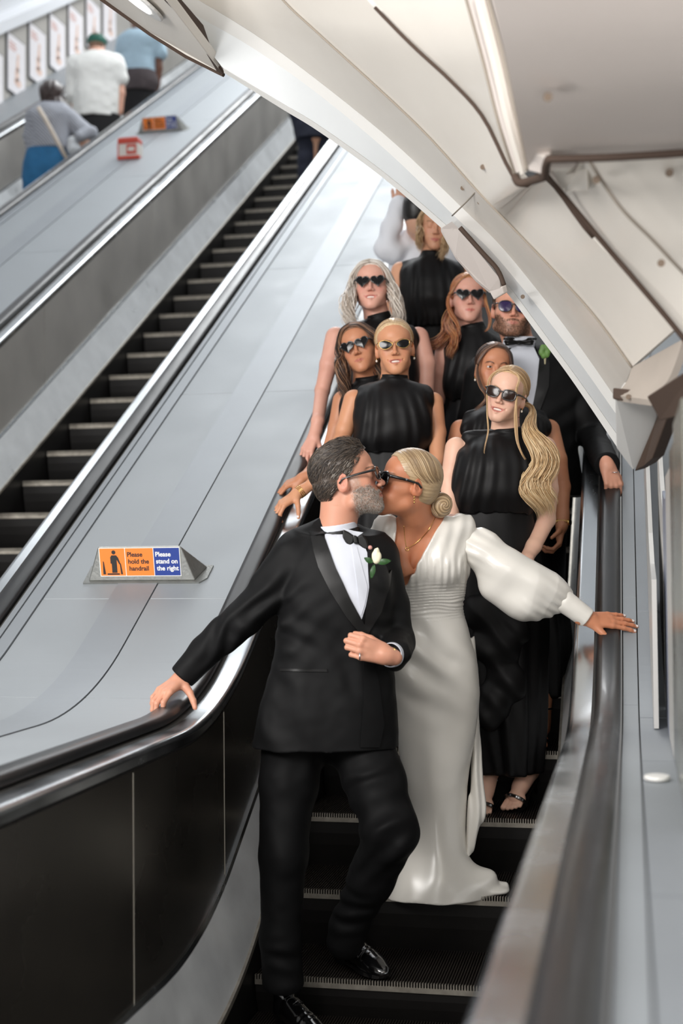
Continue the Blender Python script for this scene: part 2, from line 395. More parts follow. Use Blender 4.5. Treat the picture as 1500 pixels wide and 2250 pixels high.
# ------------------------------------------------------------------ shaft walls, vault and posters
M_wallg = mat('warm_grey_wall', srgb(176, 172, 166), 0.6, 0.1, noise=0.06, nscale=2)
M_vault = mat('vault_white', srgb(222, 224, 228), 0.55)
M_floor = mat('landing_floor', srgb(70, 66, 62), 0.6, noise=0.15, nscale=3)
XW = -6.95
v, f = sweep([(-6.405, -.03), (XW, -.02), (XW, -.3), (-6.405, -.3)], zd); struct(mk('trim_1', v, f, M_deck))
v, f = sweep([(XW, -.2), (XW-.1, -.2), (XW-.1, .95), (XW, .95)], zd); struct(mk('wall_left', v, f, M_wallg))
pr = [(XW+.10, .79), (XW-.02, .79), (XW-.02, 1.0), (XW+.10, .93)]
v, f = sweep(pr, zd); struct(mk('trim_2', v, f, M_vault))
pr = []
for i in range(13):
    a = math.radians(180-15*i); pr.append((-3.0+3.98*math.cos(a), .92+3.2*math.sin(a)))
pr2 = [(x*1.0+(-3.0-x)*-.03, z+.08) for x, z in pr][::-1]
v, f = sweep(pr+pr2, zd, ys=list(np.linspace(5.2, Y1, 14))); struct(mk('ceiling', v, f, M_vault, smooth=False))
mb = MB(); mb.box((-8.2, -4.0, -.05), (1.4, 4.35, -.006)); struct(mb.build('floor', M_floor))
mb = MB(); mb.box((-7.2, Y1+.05, 10), (1.2, Y1+.15, 19)); struct(mb.build('wall_back', M_wallg))
mb = MB()
v, f = sweep([(.62, -1.4), (.70, -1.4), (.70, 1.75), (.62, 1.75)], zd, ys=list(np.linspace(5.2, Y1, 8))); struct(mk('wall_right', v, f, M_wallg))
v, f = sweep([(.11, -.04), (.64, -.04), (.64, -.2), (.11, -.2)], zd); struct(mk('trim_3', v, f, M_deck))

M_post = mat('poster_white', srgb(238, 234, 236), 0.4); M_pframe = mat('poster_frame', srgb(120, 122, 124), 0.4, 0.8)
M_pink = mat('poster_peach', srgb(236, 206, 190), 0.5); M_pred = mat('poster_red', srgb(206, 150, 136), 0.5)
for i in range(-1, 9):
    Yp = 14.55+.59*i; zb_ = zrail(Yp)+.10; hgt = .66; w_ = .46
    where = ['cut by the left edge of the picture', 'lowest complete one', 'second complete one from the left', 'third complete one from the left', 'directly left of the green cap', 'directly above the green cap', 'right of the green cap, highest one'][min(i+1, 6)]
    if i > 5: continue
    t = thing('poster', 'white poster with peach figure, '+where, 'poster', (XW, Yp, zb_), 'posters up the left wall')
    mb = MB(); mb.box((XW, Yp-.015, zb_-.015), (XW+.022, Yp+w_+.015, zb_+hgt+.015)); mb.build('poster_frame', M_pframe, t, bevel=.003)
    mb = MB(); mb.box((XW+.02, Yp, zb_), (XW+.026, Yp+w_, zb_+hgt)); mb.build('poster_sheet', M_post, t)
    fg = MB(); c = Yp+w_*.55; z_ = zb_+hgt*.22
    def blob(dy, dz, ry, rz, th=.028):
        fg.extrude([(XW+th, c+dy+ry*math.cos(k*PI/8), z_+dz+rz*math.sin(k*PI/8)) for k in range(16)], (.0015, 0, 0))
    blob(0, 0, .09, .05); blob(-.02, .09, .05, .09); blob(.0, .20, .035, .09); blob(.01, .31, .03, .035)
    fg.build('printed_figure', M_pink, t)
    tx = MB()
    for q in range(3): tx.box((XW+.026, Yp+.03, zb_+hgt-.10-.035*q), (XW+.0275, Yp+.2+.03*(q % 2), zb_+hgt-.085-.035*q))
    tx.build('printed_lines', M_pred, t)

# ------------------------------------------------------------------ the portal over the lower landing
M_beige = mat('cream_painted_metal', srgb(228, 222, 213), 0.45, 0.0, noise=0.035, nscale=3.5, coat=0.15)
M_cream = mat('cream_ceiling', srgb(222, 212, 205), 0.5, 0.0, noise=0.03, nscale=2)
M_brown = mat('dirty_joint', srgb(70, 54, 44), 0.8)
M_ptrim = mat('portal_trim_metal', srgb(226, 229, 230), 0.35, 0.12, noise=0.03, nscale=4)
M_wpaint = mat('white_gloss_edge', srgb(214, 213, 210), 0.4)
M_screw = mat('screw_head', srgb(120, 104, 90), 0.5, 0.5)
def curve3(pts, n=40):
    """(px, py, D) control points carried into the place and smoothed"""
    w = np.array([W(*p) for p in pts]); return spline(w, n)
def inset(a, b, d0, d1):
    d = b-a; L = np.linalg.norm(d, axis=1)[:, None]+1e-9
    return a+d/L*d0, b-d/L*d1
def slab(name, A, B, m, parent, thick=.02, g0=.0, g1=.0):
    A, B = inset(A, B, g0, g1); n = len(A); v = []; f = []
    back = np.gradient(A, axis=0); nr = np.cross(back, B-A); nr /= np.linalg.norm(nr, axis=1)[:, None]+1e-9
    s = np.sign(np.sum(nr*(CAM-A), axis=1).mean()); nr = -nr*s*thick        # thickness goes away from the landing
    for i in range(n): v += [A[i], B[i], B[i]+nr[i], A[i]+nr[i]]
    for i in range(n-1):
        for k in range(4): f.append((4*i+k, 4*i+(k+1) % 4, 4*i+4+(k+1) % 4, 4*i+4+k))
    f.append((3, 2, 1, 0)); f.append(tuple(4*(n-1)+k for k in range(4)))
    return mk(name, v, f, m, parent, smooth=True, angle=0.6)
portal = thing('portal_cladding', 'cream panelled portal curving over the foot of the nearest escalator', 'portal', W(1130, 500, 4.2))
E1 = curve3([(492, 160, 4.95), (620, 240, 4.93), (700, 289, 4.92), (839, 389, 4.9), (967, 499, 4.88), (1040, 568, 4.87), (1107, 636, 4.86), (1180, 733, 4.85), (1257, 837, 4.84), (1356, 984, 4.83)])
E1b = curve3([(490, 150, 4.93), (620, 228, 4.91), (702, 278, 4.90), (841, 378, 4.88), (973, 489, 4.86), (1047, 558, 4.85), (1116, 628, 4.84), (1189, 725, 4.83), (1266, 829, 4.82), (1360, 962, 4.81)])
E2 = curve3([(374, 4, 4.86), (540, 96, 4.84), (690, 200, 4.82), (850, 332, 4.8), (993, 470, 4.78), (1075, 548, 4.77), (1150, 636, 4.76), (1210, 712, 4.75), (1280, 806, 4.74), (1358, 917, 4.72)])
E2b = curve3([(400, -20, 4.83), (560, 76, 4.81), (712, 188, 4.79), (868, 316, 4.77), (1010, 452, 4.75), (1092, 532, 4.74), (1166, 620, 4.73), (1226, 698, 4.72), (1292, 788, 4.71), (1358, 884, 4.70)])
E3 = curve3([(560, -70, 4.5), (630, 10, 4.45), (700, 75, 4.4), (913, 272, 4.3), (1030, 400, 4.25), (1075, 448, 4.22), (1137, 512, 4.2), (1233, 613, 4.15), (1310, 700, 4.1), (1387, 807, 4.05)])
E4 = curve3([(770, -40, 3.95), (850, 44, 3.9), (913, 107, 3.85), (993, 181, 3.8), (1063, 261, 3.75), (1139, 404, 3.7), (1200, 392, 3.7), (1290, 507, 3.7), (1377, 600, 3.7), (1480, 725, 3.7)])
slab('edge_bead', E1, E1b, M_wpaint, portal, .03)
slab('chrome_band', E1b, E2, M_ptrim, portal, .02, .004, .0)
slab('edge_bead', E2, E2b, M_wpaint, portal, .02, .0, .0)
slab('screwed_panel', E2b, E3, M_beige, portal, .03, .002, .003)
slab('wide_panel', E3, E4, M_beige, portal, .03, .002, .007)
bk = lambda C, k: CAM+(C-CAM)*k
def groove_strip(C, O, w=.05):
    d = O-C; d = d/np.linalg.norm(d, axis=1)[:, None]; away = (C-CAM)/np.linalg.norm(C-CAM, axis=1)[:, None]
    slab('joint_backing', C-d*w+away*.034, C+d*w+away*.034, M_brown, portal, .01)
groove_strip(E3, E4, .02); groove_strip(E4, E3, .02)
# recess bar, ceiling panel and side panels
def quad(name, pts, m, thick=.03, parent=portal, bevel=.004):
    P = [W(*p) for p in pts]; n = np.cross(P[1]-P[0], P[2]-P[0]); n /= np.linalg.norm(n)
    if n@(CAM-P[0]) > 0: n = -n
    mb = MB(); mb.extrude(P, n*thick); return mb.build(name, m, parent, bevel=bevel)
def ribbon(name, A, B, m, n=16, thick=.02): return slab(name, curve3(A, n), curve3(B, n), m, portal, thick)
ribbon('upper_panel', [(812, -6, 3.88), (917, 103, 3.84), (997, 177, 3.79), (1066, 257, 3.74), (1136, 392, 3.69)],
       [(1022, -8, 3.45), (1050, 100, 3.43), (1070, 170, 3.42), (1090, 250, 3.42), (1131, 376, 3.5)], M_beige)
ribbon('recess_bar', [(1022, -8, 3.45), (1060, 130, 3.42), (1095, 270, 3.42), (1131, 380, 3.5)], [(1070, -8, 3.32), (1106, 130, 3.3), (1134, 260, 3.32), (1160, 372, 3.4)], M_cream)
ribbon('recess_lip', [(1040, -8, 3.36), (1076, 130, 3.34), (1108, 270, 3.36), (1143, 386, 3.44)], [(1052, -8, 3.33), (1088, 130, 3.31), (1118, 264, 3.33), (1150, 382, 3.42)], M_beige, thick=.012)
ceil_c = [(1073, -30, 2.55), (1108, 120, 2.72), (1136, 260, 2.95), (1162, 376, 3.30)]
ribbon('soffit_panel', ceil_c, [(1700, -60, 2.1), (1680, 80, 2.3), (1640, 200, 2.55), (1620, 335, 2.95)], M_cream)
quad('soffit_corner', [(1160, 376, 3.28), (1199, 386, 3.2), (1199, 346, 3.1), (1160, 330, 3.2)], M_cream, .02)
def bead(pts, r, m=None, n=40, nm='joint_bead'):
    mb = MB(); P = curve3(pts, n); P = P-(P-CAM)/np.linalg.norm(P-CAM, axis=1)[:, None]*.012
    mb.tube(P, r, 6); mb.build(nm, m or M_brown, portal, smooth=True)
M_joint2 = mat('faint_joint', srgb(150, 140, 128), .8)
bead([(1131, 388, 3.46), (1142, 402, 3.44), (1170, 396, 3.4), (1197, 388, 3.3)], .011, n=16); bead([(1197, 388, 3.2), (1199, 366, 3.15), (1204, 350, 3.1)], .010, n=8)
bead([(1200, 350, 3.08), (1340, 346, 3.0), (1500, 336, 2.92), (1640, 324, 2.85)], .009, n=20)
mb = MB(); mb.tube(E4[3:-8]-(E4[3:-8]-CAM)*.006, .0055, 6); mb.build('joint_bead', M_brown, portal, smooth=True)
mb = MB(); mb.tube(E3-(E3-CAM)*.003, .0035, 6); mb.build('joint_bead', M_joint2, portal, smooth=True)
bead([(1022, -8, 3.40), (1060, 130, 3.38), (1095, 270, 3.38), (1131, 384, 3.46)], .004, M_joint2)
bead([(1071, -8, 3.28), (1107, 130, 3.26), (1135, 260, 3.28), (1160, 372, 3.36)], .006, M_joint2)
S1 = [(1203, 388, 3.45), (1236, 427, 3.45), (1340, 552, 3.45), (1385, 604, 3.45), (1466, 700, 3.45), (1530, 780, 3.45)]
S2 = [(1203, 354, 3.2), (1290, 352, 3.15), (1361, 453, 3.2), (1430, 530, 3.25), (1490, 592, 3.3), (1600, 700, 3.3)]
S3 = [(1296, 350, 3.13), (1500, 338, 3.05), (1560, 380, 3.1), (1600, 440, 3.15), (1640, 520, 3.2), (1700, 600, 3.2)]
ribbon('side_panel', [S1[0], S1[1], S1[2], S1[3], S1[4], S1[5]], [(1262, 380, 3.2), (1290, 352, 3.15), (1361, 453, 3.2), (1430, 530, 3.25), (1500, 604, 3.3), (1600, 700, 3.3)], M_beige, 24)
quad('side_panel', [(1203, 354, 3.22), (1290, 352, 3.18), (1290, 420, 3.22), (1236, 424, 3.4), (1203, 388, 3.4)], M_beige, .02)
ribbon('side_panel', [(1296, 352, 3.13), (1330, 402, 3.16), (1366, 453, 3.18), (1436, 530, 3.22), (1506, 604, 3.26), (1606, 700, 3.3)],
       [(1600, 336, 3.0), (1610, 380, 3.05), (1620, 440, 3.1), (1640, 500, 3.15), (1660, 560, 3.2), (1700, 640, 3.2)], M_beige, 24)
bead([(1203, 388, 3.28), (1236, 427, 3.38), (1340, 552, 3.42), (1385, 604, 3.42), (1466, 700, 3.42), (1530, 780, 3.42)], .007)
bead([(1292, 350, 3.1), (1361, 453, 3.14), (1436, 530, 3.18), (1506, 604, 3.22), (1606, 700, 3.26)], .004, M_joint2)
bead([(1060, 372, 4.26), (1100, 330, 3.9)], .001, M_joint2, 4); bead([(993, 474, 4.72), (1028, 440, 4.45), (1047, 418, 4.28)], .0025, M_joint2, 6)
# lower cheek under the wide panel
ribbon('lower_cheek', [(1387, 807, 4.05), (1375, 840, 4.0), (1350, 868, 3.95)], [(1500, 745, 3.7), (1470, 830, 3.72), (1425, 878, 3.78)], mat('glare_darkened_cream', srgb(168, 158, 148), .6, noise=.08, nscale=6), 10)  # cream darkened in its colour to offset lamp glare on this face
quad('springer', [(1350, 872, 3.98), (1353, 984, 4.2), (1390, 1034, 4.25), (1416, 1012, 4.2), (1444, 916, 4.02), (1440, 880, 3.95)], mat('springer_grey', srgb(206, 205, 202), .5), .06)
quad('springer_cap', [(1346, 852, 3.93), (1345, 876, 3.93), (1440, 892, 3.88), (1446, 862, 3.88)], M_brown, .05)
quad('springer_edge', [(1444, 916, 3.98), (1392, 1036, 4.22), (1412, 1024, 4.15), (1432, 1008, 4.0), (1470, 905, 3.7), (1456, 868, 3.72)], M_brown, .04)
quad('corner_bracket', [(1420, 872, 3.6), (1450, 925, 3.6), (1530, 905, 3.3), (1530, 800, 3.2)], M_brown, .05)
# hanging access flap between the chrome bands
quad('access_flap', [(967, 501, 4.90), (1000, 562, 4.88), (1046, 614, 4.86), (1075, 638, 4.83), (1100, 636, 4.76), (1098, 612, 4.70), (1050, 552, 4.68), (1008, 502, 4.68), (992, 486, 4.70)], M_cream, .035)
quad('flap_return', [(1072, 636, 4.84), (1084, 659, 4.84), (1106, 646, 4.76), (1102, 630, 4.74)], M_cream, .02)
bead([(1010, 500, 4.62), (1060, 556, 4.62), (1092, 592, 4.62), (1107, 627, 4.62)], .0085, None, 16, 'flap_gap')
for (px, py, D) in ((593, 4, 4.66), (775, 165, 4.56), (951, 338, 4.49), (1060, 367, 4.02), (1016, 413, 4.45), (1053, 444, 4.43), (1192, 597, 4.42), (1380, 872, 3.9), (1203, 213, 2.75), (1470, 380, 3.07), (1310, 395, 3.12), (1452, 578, 3.2), (1148, 652, 4.73)):
    c = W(px, py, D-.03); n = CAM-c; n /= np.linalg.norm(n); a = np.cross(n, [0, 0, 1.]); a /= np.linalg.norm(a); b = np.cross(n, a)
    r = .0075 if D > 3.2 else .009
    mb = MB(); mb.extrude([c+r*(math.cos(k*PI/6)*a+math.sin(k*PI/6)*b) for k in range(12)], -n*.05); mb.build('screw', M_screw, portal)

# soffit at the upper left with its round downlight
sof = thing('soffit_cladding', 'pale soffit panel at top left holding a round downlight', 'ceiling panel', W(360, 60, 4.9))
mbp = [W(225, -4, 5.35), W(330, 72, 5.22), W(410, 122, 5.14), W(490, 163, 5.05), W(366, 2, 4.42), W(240, -160, 4.2), W(60, -180, 4.6)]
n = np.array([0, 0, 1.0]); n = np.cross(mbp[3]-mbp[0], mbp[4]-mbp[0]); n /= np.linalg.norm(n)
if n[2] < 0: n = -n
mb = MB(); mb.extrude(mbp, n*.03); mb.build('panel', M_beige, sof, bevel=.003)
mb = MB(); mb.tube([W(222, -2, 5.36), W(330, 75, 5.23), W(410, 125, 5.15), W(491, 165, 5.06)], .008, 6); mb.build('edge_trim', M_brown, sof)
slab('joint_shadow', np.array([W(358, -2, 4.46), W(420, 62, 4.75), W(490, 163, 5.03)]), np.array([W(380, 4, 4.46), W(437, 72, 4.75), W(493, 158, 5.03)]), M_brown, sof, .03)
M_glow = mat('downlight_glow', (1, .98, .94, 1), 0.5, emit=6.0)
c = W(300, -6, 4.78); ax = np.cross(n, FH); ax /= np.linalg.norm(ax); ay = np.cross(n, ax)
def disc(r0, z0, z1, seg=32): return [c-n*z0+r0*(math.cos(2*PI*k/seg)*ax+math.sin(2*PI*k/seg)*ay) for k in range(seg)]
dl = thing('downlight', 'round white recessed downlight at the top edge of the picture', 'light', c)
mb = MB(); mb.extrude(disc(.115, .0, 0), -n*.012); mb.build('bezel', M_wpaint, dl, bevel=.004)
mb = MB(); mb.extrude(disc(.07, .012, 0), -n*.004); mb.build('lamp', M_glow, dl)

# upright glazed screen at the right edge
scr = thing('glass_screen', 'upright metal framed screen standing on the deck at the right edge', 'screen', (.17, 3, 1.06))
M_post2 = mat('screen_post', srgb(150, 152, 146), 0.25, 0.85, noise=0.08, nscale=4, rvar=.05)
M_post3 = mat('screen_post_white', srgb(196, 194, 190), 0.35, 0.2)
M_blue = mat('screen_edge_blue', srgb(140, 146, 164), 0.3, 0.3)
M_scr = mat('screen_plate', srgb(150, 152, 142), 0.2, 0.6, noise=0.1, nscale=5, rvar=.05)
def post(x0, x1, y0, y1, zf0, z1, m, nm='post'):
    ys = [y0, y1]; v = [(x0, y0, zrail(y0)+zf0), (x1, y0, zrail(y0)+zf0), (x1, y1, zrail(y1)+zf0), (x0, y1, zrail(y1)+zf0), (x0, y0, z1), (x1, y0, z1), (x1, y1, z1), (x0, y1, z1)]
    mk(nm, v, [(0, 3, 2, 1), (4, 5, 6, 7), (0, 1, 5, 4), (1, 2, 6, 5), (2, 3, 7, 6), (3, 0, 4, 7)], m, scr, bevel=.004)

def wallpiece(nm, x0, x1, y0, y1, zlo, zhi, m):
    ys = list(np.linspace(y0, y1, 9)); v, f = sweep([(x0, zlo), (x1, zlo), (x1, zhi), (x0, zhi)], zd, ys=ys); mk(nm, v, f, m, scr)
wallpiece('post_foot', .060, .074, 4.2, 6.4, -.022, .42, M_post3)
for y0_, y1_, zt_, m_, nm_ in ((4.45, 5.1, .60, M_post3, 'post'), (4.05, 4.43, .66, M_blue, 'edge_strip'), (3.62, 4.03, .72, M_post3, 'post'), (3.28, 3.60, .76, M_post2, 'post'), (2.70, 3.26, .80, M_scr, 'plate')):
    wallpiece(nm_, .100, .114, y0_, y1_, -.022, zt_, m_)
# ------------------------------------------------------------------ smooth-blended solids, meshed with surface nets
class Solid:
    """a list of rounded primitives blended into ONE closed skin"""
    def __init__(s): s.p = []; s.g = None
    def _put(s, fn, lo, hi, k, op): s.p.append((fn, np.asarray(lo, float), np.asarray(hi, float), k, op))
    def rc(s, a, b, ra, rb, k=.02, op='+', disp=None):
        a = np.asarray(a, float); b = np.asarray(b, float); ba = b-a; l2 = float(ba@ba)+1e-12
        def fn(P):
            h = np.clip(((P-a)@ba)/l2, 0, 1); q = P-a-h[:, None]*ba
            d = np.sqrt((q*q).sum(1))-(ra+(rb-ra)*h)
            return d+disp(P) if disp else d
        m = max(ra, rb); s._put(fn, np.minimum(a-ra, b-rb), np.maximum(a+ra, b+rb), k, op); return s
    def chain(s, pts, rs, k=.02, disp=None):
        for i in range(len(pts)-1): s.rc(pts[i], pts[i+1], rs[i], rs[i+1], k, '+', disp)
        return s
    def el(s, c, r, M=None, k=.02, op='+', disp=None):
        """ellipsoid; M: 3x3 rows = its axes"""
        c = np.asarray(c, float); r = np.asarray(r, float); M = np.eye(3) if M is None else np.asarray(M, float)
        def fn(P):
            q = (P-c)@M.T; k0 = np.sqrt(((q/r)**2).sum(1)); k1 = np.sqrt(((q/(r*r))**2).sum(1))+1e-9
            d = k0*(k0-1)/k1
            d = np.where(k0 < .05, -r.min(), d)
            return d+disp(P) if disp else d
        e = np.sqrt((M.T**2@(r*r))); s._put(fn, c-e, c+e, k, op); return s
    def tube(s, st, k=.02, op='+', disp=None, e=2.0, M=None):
        """upright loft: st = [(centre, half width, half depth[, yaw])], interpolated over z"""
        cs = np.array([q[0] for q in st], float); w = np.array([q[1] for q in st]); d_ = np.array([q[2] for q in st])
        o = np.argsort(cs[:, 2]); cs, w, d_ = cs[o], w[o], d_[o]
        zz = np.linspace(cs[0, 2], cs[-1, 2], max(12, 8*len(st)))
        def sm(v):
            x = cs[:, 2]; m = np.gradient(v, x)
            out = np.interp(zz, x, v)
            # hermite
            i = np.clip(np.searchsorted(x, zz)-1, 0, len(x)-2); h = x[i+1]-x[i]; t = (zz-x[i])/h
            return (2*t**3-3*t**2+1)*v[i]+(t**3-2*t**2+t)*h*m[i]+(-2*t**3+3*t**2)*v[i+1]+(t**3-t**2)*h*m[i+1]
        CXs, CYs, Wd, Dd = sm(cs[:, 0]), sm(cs[:, 1]), sm(w), sm(d_)
        ax = (RR if M is None else np.asarray(M)); ax = np.array([ax[0], ax[1]])/math.hypot(ax[0], ax[1]); ay = np.array([-ax[1], ax[0]])
        z0, z1 = zz[0], zz[-1]
        def fn(P):
            z = P[:, 2]; x = P[:, 0]-np.interp(z, zz, CXs); y = P[:, 1]-np.interp(z, zz, CYs)
            a = np.interp(z, zz, Wd); b = np.interp(z, zz, Dd)
            u = x*ax[0]+y*ax[1]; v = x*ay[0]+y*ay[1]
            if e == 2.0: k0 = np.sqrt((u/a)**2+(v/b)**2)
            else: k0 = (np.abs(u/a)**e+np.abs(v/b)**e)**(1/e)
            k1 = np.sqrt((u/a**2)**2+(v/b**2)**2)+1e-6
            d = np.where(k0 < .1, -np.minimum(a, b), k0*(k0-1)/k1)
            if disp: d = d+disp(P, np.arctan2(v/b, u/a), z)
            dz = np.maximum(z0-z, z-z1)
            return np.maximum(d, dz)
        m = np.maximum(Wd, Dd).max()
        s._put(fn, [CXs.min()-m, CYs.min()-m, z0], [CXs.max()+m, CYs.max()+m, z1], k, op); return s
    def cut(s, p, n, k=.004):
        """keep the side the normal n points away from"""
        p = np.asarray(p, float); n = np.asarray(n, float); n = n/np.linalg.norm(n)
        s._put(lambda P: (P-p)@n, [-1e9]*3, [1e9]*3, k, 'c'); return s
    def trim(s, p, n, r, k=.003):
        """like cut, but only within r of p (a cuff, a hem)"""
        p = np.asarray(p, float); n = nrm(n)
        s._put(lambda P: np.maximum(-((P-p)@n), np.sqrt(((P-p)**2).sum(1))-r), p-r, p+r, k, '-'); return s
    def fn(s, f, lo, hi, k=.01, op='+'): s._put(f, lo, hi, k, op); return s
    def copy(s): c = Solid(); c.p = list(s.p); return c
    def ev(s, P, which=None):
        D = np.full(len(P), 1e3, np.float64)
        for q in (s.p if which is None else which): D = s._op(D, q[0](P), q[3], q[4])
        return D+s.g(P) if s.g else D
    @staticmethod
    def _op(D, d, k, op):
        if op == '+':
            h = np.maximum(k-np.abs(D-d), 0)/k; return np.minimum(D, d)-h*h*k*.25
        if op == 'c': d2 = d
        else: d2 = -d                                      # '-' subtract
        h = np.maximum(k-np.abs(D-d2), 0)/k; return np.maximum(D, d2)+h*h*k*.25
    def mesh(s, h):
        nb = 8; B = nb*h
        pos = [q for q in s.p if q[4] == '+']
        lo = np.min([q[1] for q in pos], 0)-4*h; hi = np.max([q[2] for q in pos], 0)+4*h
        n = np.ceil((hi-lo)/B).astype(int)+1
        keep = np.zeros(n, bool)
        for q in pos:
            mk_ = .35+.35*q[3]/B; a = np.floor((q[1]-lo)/B-mk_).astype(int).clip(0); b = np.ceil((q[2]-lo)/B+mk_).astype(int)+1
            keep[a[0]:b[0], a[1]:b[1], a[2]:b[2]] = True
        idx = np.argwhere(keep); ctr = lo+(idx+.5)*B
        D = s._eval_blocks(ctr[:, None, :], B*1.0, ctr)
        sel = np.abs(D[:, 0]) < B*1.35
        idx = idx[sel]; ctr = ctr[sel]
        g = np.arange(nb+1)*h; gg = np.stack(np.meshgrid(g, g, g, indexing='ij'), -1).reshape(-1, 3)
        V = []; CID = []; E = []
        N = n*nb+2
        for c0 in range(0, len(idx), 1500):
            bi = idx[c0:c0+1500]; org = lo+bi*B
            P = org[:, None, :]+gg[None]
            D = s._eval_blocks(P, B*.5, ctr[c0:c0+1500])
            m = nb+1; D = D.reshape(-1, m, m, m)
            act = (D.min((1, 2, 3)) < 0) & (D.max((1, 2, 3)) > 0)
            D = D[act]; bi = bi[act]; org = org[act]
            if len(D) == 0: continue
            c8 = [D[:, i:i+nb, j:j+nb, k:k+nb] for i in (0, 1) for j in (0, 1) for k in (0, 1)]
            neg = sum((c < 0).astype(np.int8) for c in c8); cells = (neg > 0) & (neg < 8)
            b_, i_, j_, k_ = np.nonzero(cells)
            vals = np.stack([c[b_, i_, j_, k_] for c in c8], 1)
            acc = np.zeros((len(b_), 3)); cnt = np.zeros(len(b_))
            cor = np.array([(i, j, k) for i in (0, 1) for j in (0, 1) for k in (0, 1)], float)
            for a in range(8):
                for b in range(a+1, 8):
                    if np.abs(cor[a]-cor[b]).sum() != 1: continue
                    va, vb = vals[:, a], vals[:, b]; cr = (va < 0) != (vb < 0)
                    t = np.where(cr, va/(va-vb+1e-20), 0)
                    acc += np.where(cr[:, None], cor[a]+(cor[b]-cor[a])*t[:, None], 0); cnt += cr
            loc = acc/cnt[:, None]
            cell = bi[b_]*nb+np.stack([i_, j_, k_], 1)
            V.append(lo+(cell+loc)*h); CID.append((cell[:, 0]*N[1]+cell[:, 1])*N[2]+cell[:, 2])
            for ax in range(3):
                A = D[:, :nb, :nb, :nb]
                sl = [slice(0, nb)]*3; sl[ax] = slice(1, nb+1)
                C = D[(slice(None),)+tuple(sl)]
                b2, i2, j2, k2 = np.nonzero((A < 0) != (C < 0))
                cc = bi[b2]*nb+np.stack([i2, j2, k2], 1)
                E.append(np.column_stack([cc, np.full(len(cc), ax), (A[b2, i2, j2, k2] < 0)]))
        V = np.concatenate(V); CID = np.concatenate(CID); E = np.concatenate(E)
        o = np.argsort(CID); CS = CID[o]
        def find(c):
            key = (c[:, 0]*N[1]+c[:, 1])*N[2]+c[:, 2]; i = np.searchsorted(CS, key).clip(0, len(CS)-1)
            return np.where(CS[i] == key, o[i], -1)
        Q = []
        for ax in range(3):
            e = E[E[:, 3] == ax]; u, v = (ax+1) % 3, (ax+2) % 3
            c = e[:, :3]; du = np.zeros(3, int); du[u] = 1; dv = np.zeros(3, int); dv[v] = 1
            q = np.stack([find(c), find(c-du), find(c-du-dv), find(c-dv)], 1)
            ok = (q >= 0).all(1); q = q[ok]; fl = e[ok, 4] == 1
            q = np.where(fl[:, None], q, q[:, ::-1]); Q.append(q)
        return V, np.concatenate(Q)
    def _eval_blocks(s, P, rad, ctr):
        nbk, m = P.shape[:2]; D = np.full((nbk, m), 1e3)
        for f, lo, hi, k, op in s.p:
            mg = rad*2.0+k*2.0
            w = ((ctr > lo-mg) & (ctr < hi+mg)).all(1)
            if not w.any(): continue
            X = P[w]; d = f(X.reshape(-1, 3)).reshape(X.shape[:2])
            D[w] = s._op(D[w], d, k, op)
        if s.g is not None:
            w = np.abs(D).min(1) < rad*2
            if w.any(): X = P[w]; D[w] = D[w]+s.g(X.reshape(-1, 3)).reshape(X.shape[:2])
        return D

def polish(V, Q, it):
    """light Laplacian smoothing"""
    if it <= 0: return V
    e = np.concatenate([Q[:, [0, 1]], Q[:, [1, 2]], Q[:, [2, 3]], Q[:, [3, 0]]]); n = len(V)
    for i in range(it):
        a = np.zeros_like(V); c = np.zeros(n)
        for x, y in ((0, 1), (1, 0)):
            for ax in range(3): a[:, ax] += np.bincount(e[:, x], V[e[:, y], ax], n)
            c += np.bincount(e[:, x], minlength=n)
        V = V*.4+.6*a/np.maximum(c, 1)[:, None]
    return V

def mk_fast(name, V, Q, m, parent=None, colors=None, smooth=True):
    me = bpy.data.meshes.new(name); nv, nf = len(V), len(Q); k = Q.shape[1]
    me.vertices.add(nv); me.vertices.foreach_set('co', V.astype(np.float32).ravel())
    me.loops.add(nf*k); me.loops.foreach_set('vertex_index', Q.astype(np.int32).ravel())
    me.polygons.add(nf); me.polygons.foreach_set('loop_start', np.arange(0, nf*k, k, dtype=np.int32))
    me.polygons.foreach_set('use_smooth', np.full(nf, smooth)); me.materials.append(m)
    if colors is not None:
        at = me.color_attributes.new('col', 'FLOAT_COLOR', 'POINT')
        c = np.ones((nv, 4), np.float32); c[:, :3] = colors; at.data.foreach_set('color', c.ravel())
    me.update(); me.validate()
    o = bpy.data.objects.new(name, me); col.objects.link(o)
    if parent is not None: o.parent = parent; o.location = -Vector(tuple(world_loc(parent)))
    return o
def solid_obj(name, S, h, m, parent=None, colors=None, smooth_it=1):
    V, Q = S.mesh(h); V = polish(V, Q, smooth_it)
    c = colors(V) if callable(colors) else None
    return mk_fast(name, V, Q, m, parent, c)

